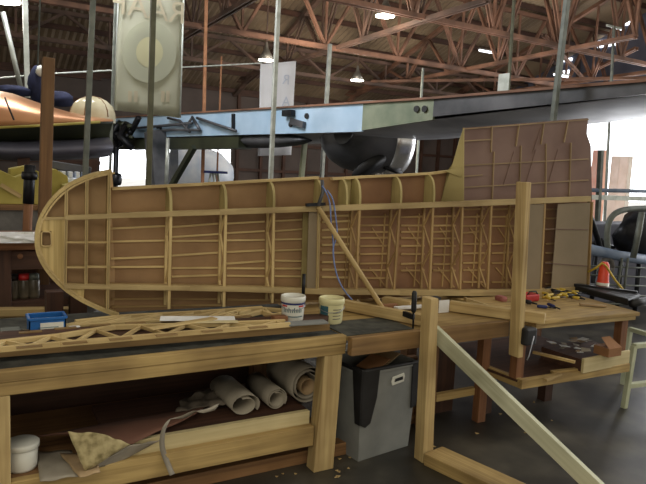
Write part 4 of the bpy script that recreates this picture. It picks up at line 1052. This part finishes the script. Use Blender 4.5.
def side(u,v,off=.004):
    p=lerp(lerp(base[0],base[3],u),lerp(top[0],top[3],u),v);n=V(-d1_.x,-d1_.y,0).normalized();return p+n*off
def poly(fn,uv,mat,nm): 
    P=[fn(u,v) for u,v in uv];Q=[fn(u,v,.012) for u,v in uv];nn=Q[0]-P[0];return MB().prism(P,nn).build(nm,mat,t,bevel=.003)
poly(face,[(-.01,1.04),(.28,1.0),(.26,.7),(.17,.42),(.08,.38),(-.01,.42)],'black','corner_strap')
poly(side,[(-.03,1.04),(.2,1.04),(.1,.42),(-.03,.42)],'black','corner_strap')
poly(face,[(.86,1.03),(1.03,1.03),(1.03,.48),(.93,.47)],'black','corner_strap')
hs=poly(face,[(.5,.83),(.52,.89),(.72,.91),(.74,.87),(.73,.81),(.52,.79)],'white_pl','handle_surround')
m=MB();m.prism([face(u,v,.0125) for u,v in[(.55,.83),(.56,.865),(.69,.875),(.7,.84)]],(0,-.003,0));m.build('handle_slot','black',hs)
m=MB();m.bar(top[0]+V(0,0,.008),top[1]+V(0,0,.0),.03,.02);m.bar(top[0]+V(0,0,.005),top[3]+V(0,0,.0),.03,.02);m.build('folded_liner','black',t,bevel=.012)
for i,(u,v,l) in enumerate([(.45,.3,'cardboard scrap sticking out of the grey bin'),(.75,.45,'pale scrap at the back of the grey bin')]):
    c=lerp(lerp(top[0],top[1],u),lerp(top[3],top[2],u),v);tag(MB().bar(c+V(-.07,0,-.03),c+V(.07,.05,.012),.14,.008).build('cardboard_scrap','cardboard' if i==0 else 'paper_tan'),l,'scrap')
# debris on the floor
rr=random.Random(5)
for i in range(26):
    px=rr.choice([rr.uniform(255,300),rr.uniform(335,350),rr.uniform(440,560),rr.uniform(400,440)]);py=rr.uniform(452,478) if px<360 else rr.uniform(400,440) if px>440 else rr.uniform(446,458)
    c=onZ(px,py,.001);a=rr.random()*6;s=rr.uniform(.006,.016)
    m=MB();m.prism([c+V(math.cos(a+k*2.1)*s,math.sin(a+k*2.1)*s,0) for k in range(3)],(0,0,.003));tag(m.build('wood_chip','pine'),'tiny pale wood chip lying on the dark floor','wood chip','wood chips scattered on the floor')
# white stand at the far right
q0=onZ(624,408,0)
t=T('small_stand','pale green painted open stand at the right edge of the floor','stand',tuple(q0))
ztp=onY(633,346,q0.y).z
def gb(a,c,nm): MB().bar(a,c,.04,.035,(0,1,0) if abs((c-a).z)>.1 else (0,0,1)).build(nm,'green_white',t,bevel=.003)
tx=onY(634,346,q0.y)
gb(q0,V(tx.x,q0.y,ztp),'leg');gb(q0+V(.45,-.05,0),V(tx.x+.42,q0.y-.05,ztp),'leg');gb(q0+V(.5,.35,0),V(tx.x+.47,q0.y+.35,ztp),'leg')
gb(V(tx.x,q0.y,ztp),V(tx.x+.42,q0.y-.05,ztp),'top_rail');gb(q0+V(.02,0,.17),q0+V(.44,-.05,.17),'lower_rail')
gb(V(tx.x+.42,q0.y-.05,ztp),V(tx.x+.47,q0.y+.35,ztp),'side_rail')
# ------------------------------------------------------------------ things on right bench
zt_=.763
rr=random.Random(21)
def tool(pxa,pxb,z,r,mat_h,mat_b,lab,group,name='hand_tool',cat='tool'):
    A=onZ(*pxa,z);Bq=onZ(*pxb,z);t=T(name,lab,cat,tuple((A+Bq)/2),group)
    MB().tube([A,lerp(A,Bq,.1),lerp(A,Bq,.5),lerp(A,Bq,.55)],[r*.8,r,r,r*.6],8).build('tool_handle',mat_h,t,True)
    MB().tube([lerp(A,Bq,.52),Bq],r*.4,8).build('tool_head',mat_b,t,True)
for i in range(30):
    x=538+rr.random()*36;y=288+rr.random()*10;a=rr.uniform(-1,1)
    tool((x,y),(x+14*math.cos(a),y+5*math.sin(a)),zt_+.012+.004*(i%5),.011,'yellow' if i%3 else 'black','black_met','yellow handled tool in the pile on the right bench','yellow handled tools piled on the right bench')
tool((524,301),(537,304),zt_+.02,.016,'black','black_met','black pistol grip tool in front of the red case',None)
tool((537,306),(556,308),zt_+.015,.012,'blue_dk','black_met','dark blue handled grip lying right of the tall upright',None)
tool((548,304),(560,309),zt_+.02,.012,'blue_dk','black_met','second dark blue grip beside the first on the bench corner',None)
q=onZ(529,303,zt_);q2=onZ(544,303,zt_)
t=T('red_case','small red tool case behind the dark blue grips','case',tuple(q))
MB().box(q.x-.01,q2.x+.02,q.y+.02,q.y+.12,zt_,zt_+.055).build('case_body','red',t,bevel=.012)
MB().tube([V(q.x+.01,q.y+.03,zt_+.055),V(q.x+.03,q.y+.03,zt_+.075),V(q2.x-.02,q.y+.03,zt_+.075),V(q2.x,q.y+.03,zt_+.055)],.006,6).build('case_handle','black',t,True)
q=onZ(507,303,.757);tag(MB().box(q.x-.03,q.x+.03,q.y+.02,q.y+.1,.757,.80).build('cloth_rag','rag_pink',bevel=.015),'crumpled dull pink rag left of the tall upright','rag')
q=onZ(526,290,zt_);tag(MB().lathe([(0,0),(.02,0),(.022,.05),(.012,.07),(.012,.09),(0,.09)],q,n=16).build('blue_bottle','blue_pl',smooth=True),'small blue bottle behind the tall upright','bottle')
# black long tray
P=[onZ(565,289,zt_),onZ(580,286,zt_),onZ(640,300,zt_),onZ(628,306,zt_)]
t=T('black_tray','long black tool case lying at the back of the right bench','tool case',tuple(P[0]))
m=MB();m.prism(P,(0,0,.05));m.build('case_body','black',t,bevel=.012)
MB().bar(lerp(P[0],P[3],.1)+V(0,0,.055),lerp(P[1],P[2],.95)+V(0,0,.055),.05,.02).build('case_lid_rib','black_met',t,bevel=.004)
q=onZ(618,304,zt_);MB().tube([lerp(P[3],P[2],.2)+V(-.05,-.04,.02),lerp(P[3],P[2],.2)+V(.12,-.04,.03)],.03,10).build('case_end_roll','black',t,True)
tag(MB().bar(onZ(580,304,zt_+.01),onZ(606,306,zt_+.01),.04,.012).build('sanding_stick','paper_tan'),'flat pale stick beside the black tool case','stick')
# orange bollard
q=onY(602,291,3.25);q.z=zt_+.0
t=T('warning_bollard','orange plastic bollard with a white base band behind the black tool case','bollard',tuple(q))
ht=onY(603,262,3.25).z-q.z;r=.045
MB().lathe([(0,0),(r*1.1,0),(r*1.1,ht*.3),(0,ht*.3)],q,n=20).build('white_band','white_pl',t,True)
MB().lathe([(r*1.1,ht*.3),(r,ht*.35),(r*.85,ht*.9),(r*.5,ht),(0,ht)],q,n=20).build('orange_body','orange',t,True)
tag(MB().tube([onY(588,272,3.3),onY(596,268,3.25),onY(602,263,3.2),onY(606,266,3.2),onY(615,280,3.15),onY(625,292,3.1),onY(632,298,3.05)],.009,8).build('yellow_rope','yellow',smooth=True),'yellow rope looped over the orange bollard','rope')
# ------------------------------------------------------------------ right background machine
t=T('engine_test_frame','dark tubular engine stand with hoops and rails behind the right bench','engine stand',(6.0,4.2,0))
def py_(x,y,Y=4.6): return onY(x,y,Y)
m=MB();m.tube([py_(*p) for p in smooth([(608,252),(607,236),(609,222),(616,213),(630,209),(660,208)],4)],.035,10);m.build('hoop','steel_grey',t,True)
m=MB();m.tube([py_(*p,4.5) for p in [(588,249),(620,256),(670,263)]],.06,10);m.build('blue_rail','blue_paint',t,True)
m=MB();m.tube([py_(*p,4.4) for p in [(633,258),(638,235),(642,212)]],.035,10);m.build('upright_tube','steel_grey',t,True)
for y in (266,275,284,294,303): MB().tube([py_(590,y,4.7),py_(670,y+3,4.7)],.012,6).build('thin_rail','steel_grey',t,True)
for x in (596,622,640,655): MB().tube([py_(x,252,4.75),V(py_(x-6,320,4.75).x,4.75,0)],.03,8).build('support_leg','black_met',t,True)
for x0,x1 in((622,616),(628,623)): MB().tube([py_(x0,258,4.4),py_(x1,300,4.4)],.014,8).build('pale_strut','steel_grey',t,True)
MB().tube([py_(*p,4.8) for p in smooth([(586,205),(592,222),(598,240),(600,250)],3)],.035,8).build('black_lever','black_met',t,True)
for i in range(12):
    rr=random.Random(40+i);MB().tube([py_(588+rr.random()*20,238+rr.random()*10,4.9),py_(592+rr.random()*25,246+rr.random()*8,4.9)],.03,7).build('gear_lump','black_met',t,True)
blob(640,235,4.75,.42,.2,.34,'black_met','seat_cover','black lumpy seat cover inside the tubular hoop at the right edge','cover',7)
m=MB();c=py_(606,268,4.5);m.tube([c+V(math.cos(a)*.11,0,math.sin(a)*.11) for a in[i*math.pi/8 for i in range(17)]],.03,8);tag(m.build('hose_coil','blanket',smooth=True),'grey hose coil hanging behind the orange bollard','hose')
tag(MB().box(5.4,9.5,5.4,5.9,0,1.1).build('engine_crate','wall_grey',bevel=.02),'large dark crate standing behind the tubular engine stand','crate')
# upper rails across doorway
t=T('handrail','pale galvanised handrail crossing in front of the bright doorway','handrail',tuple(py_(590,195,6)))
MB().tube([py_(586,190,6),py_(680,192,6)],.03,8).build('top_rail','blue_paint',t,True)
MB().bar(py_(586,197,6),py_(680,200,6),.05,.07).build('lower_rail','steel_pale',t)
for x in(601,654): MB().bar(py_(x,150,6),V(py_(x-8,300,6).x,6,0),.06,.06,(0,1,0)).build('rail_post','steel_grey',t)
# outside containers
def outer(px0,px1,pt,X,mat,name,lab,cat):
    y0=onX(px1,200,X).y;y1=onX(px0,200,X).y;z1=onX((px0+px1)/2,pt,X).z
    t=T(name,lab,cat,(X+.5,(y0+y1)/2,-.14));MB().box(X,X+.3,y0,y1,-.14,z1).build('cabinet_body',mat,t,bevel=.02)
    MB().box(X-.02,X-.001,y0+.05,(y0+y1)/2-.01,.1,z1-.1).build('cabinet_door',mat,t);MB().box(X-.02,X-.001,(y0+y1)/2+.01,y1-.05,.1,z1-.1).build('cabinet_door',mat,t)
outer(588,600,150,25,'orange_wall','orange_cabinet','overexposed pale orange cabinet outside the bright doorway','cabinet')
outer(607,625,156,27,'tan_wall','tan_locker','tall tan locker outside the bright doorway','locker')
# ------------------------------------------------------------------ light
w=bpy.data.worlds.new('world');bpy.context.scene.world=w;w.use_nodes=True;nt=w.node_tree
bg=nt.nodes['Background'];tc=nt.nodes.new('ShaderNodeTexCoord');dt=nt.nodes.new('ShaderNodeVectorMath');dt.operation='DOT_PRODUCT'
dt.inputs[1].default_value=(.75,.66,.0);nt.links.new(tc.outputs['Generated'],dt.inputs[0])
mr=nt.nodes.new('ShaderNodeMapRange');mr.inputs[1].default_value=.1;mr.inputs[2].default_value=.7;mr.inputs[3].default_value=.5;mr.inputs[4].default_value=4.5
nt.links.new(dt.outputs['Value'],mr.inputs[0]);nt.links.new(mr.outputs[0],bg.inputs[1])
cr=nt.nodes.new('ShaderNodeValToRGB');nt.links.new(dt.outputs['Value'],cr.inputs[0])
cr.color_ramp.elements[0].position=.1;cr.color_ramp.elements[0].color=(1,.9,.72,1);cr.color_ramp.elements[1].position=.6;cr.color_ramp.elements[1].color=(.93,.96,1,1)
nt.links.new(cr.outputs[0],bg.inputs[0])
def area(loc,tgt,size,e,col):
    l=bpy.data.lights.new('area_light','AREA');l.energy=e;l.color=col;l.size=size
    o=bpy.data.objects.new('area_light',l);C.objects.link(o);o.location=loc
    o.rotation_euler=(Vector(tgt)-Vector(loc)).to_track_quat('-Z','Y').to_euler();return o
area((-1.5,-1.5,4.5),(2,3.3,.9),2.2,54,(1,.95,.80))
area((-.5,-1.8,1.4),(1.5,3,.4),1.6,16,(1,.9,.74))  # added low fill from the camera side, lifts the space under the bench
area((8,14,3.2),(14,16,6.5),3,260,(1,.88,.74))
area((1,8.5,5.5),(5,10,2.8),2,300,(.95,.97,1))  # added unseen light that brightens the blue spar and banner
area((12,8,.6),(6,7,2.5),2,110,(.95,.96,1))  # hidden low fill added to lift the outer wing underside
area((21,12,3),(5,10,3),4,500,(.95,.97,1))
area((10,10,1),(16,14,5),4,250,(.95,.95,1))  # added fill toward the right wall and trusses, no visible source
sc=bpy.context.scene
sc.view_settings.view_transform='Standard';sc.view_settings.look='None';sc.view_settings.exposure=0
sc.cycles.use_denoising=True
sc.cycles.max_bounces=6
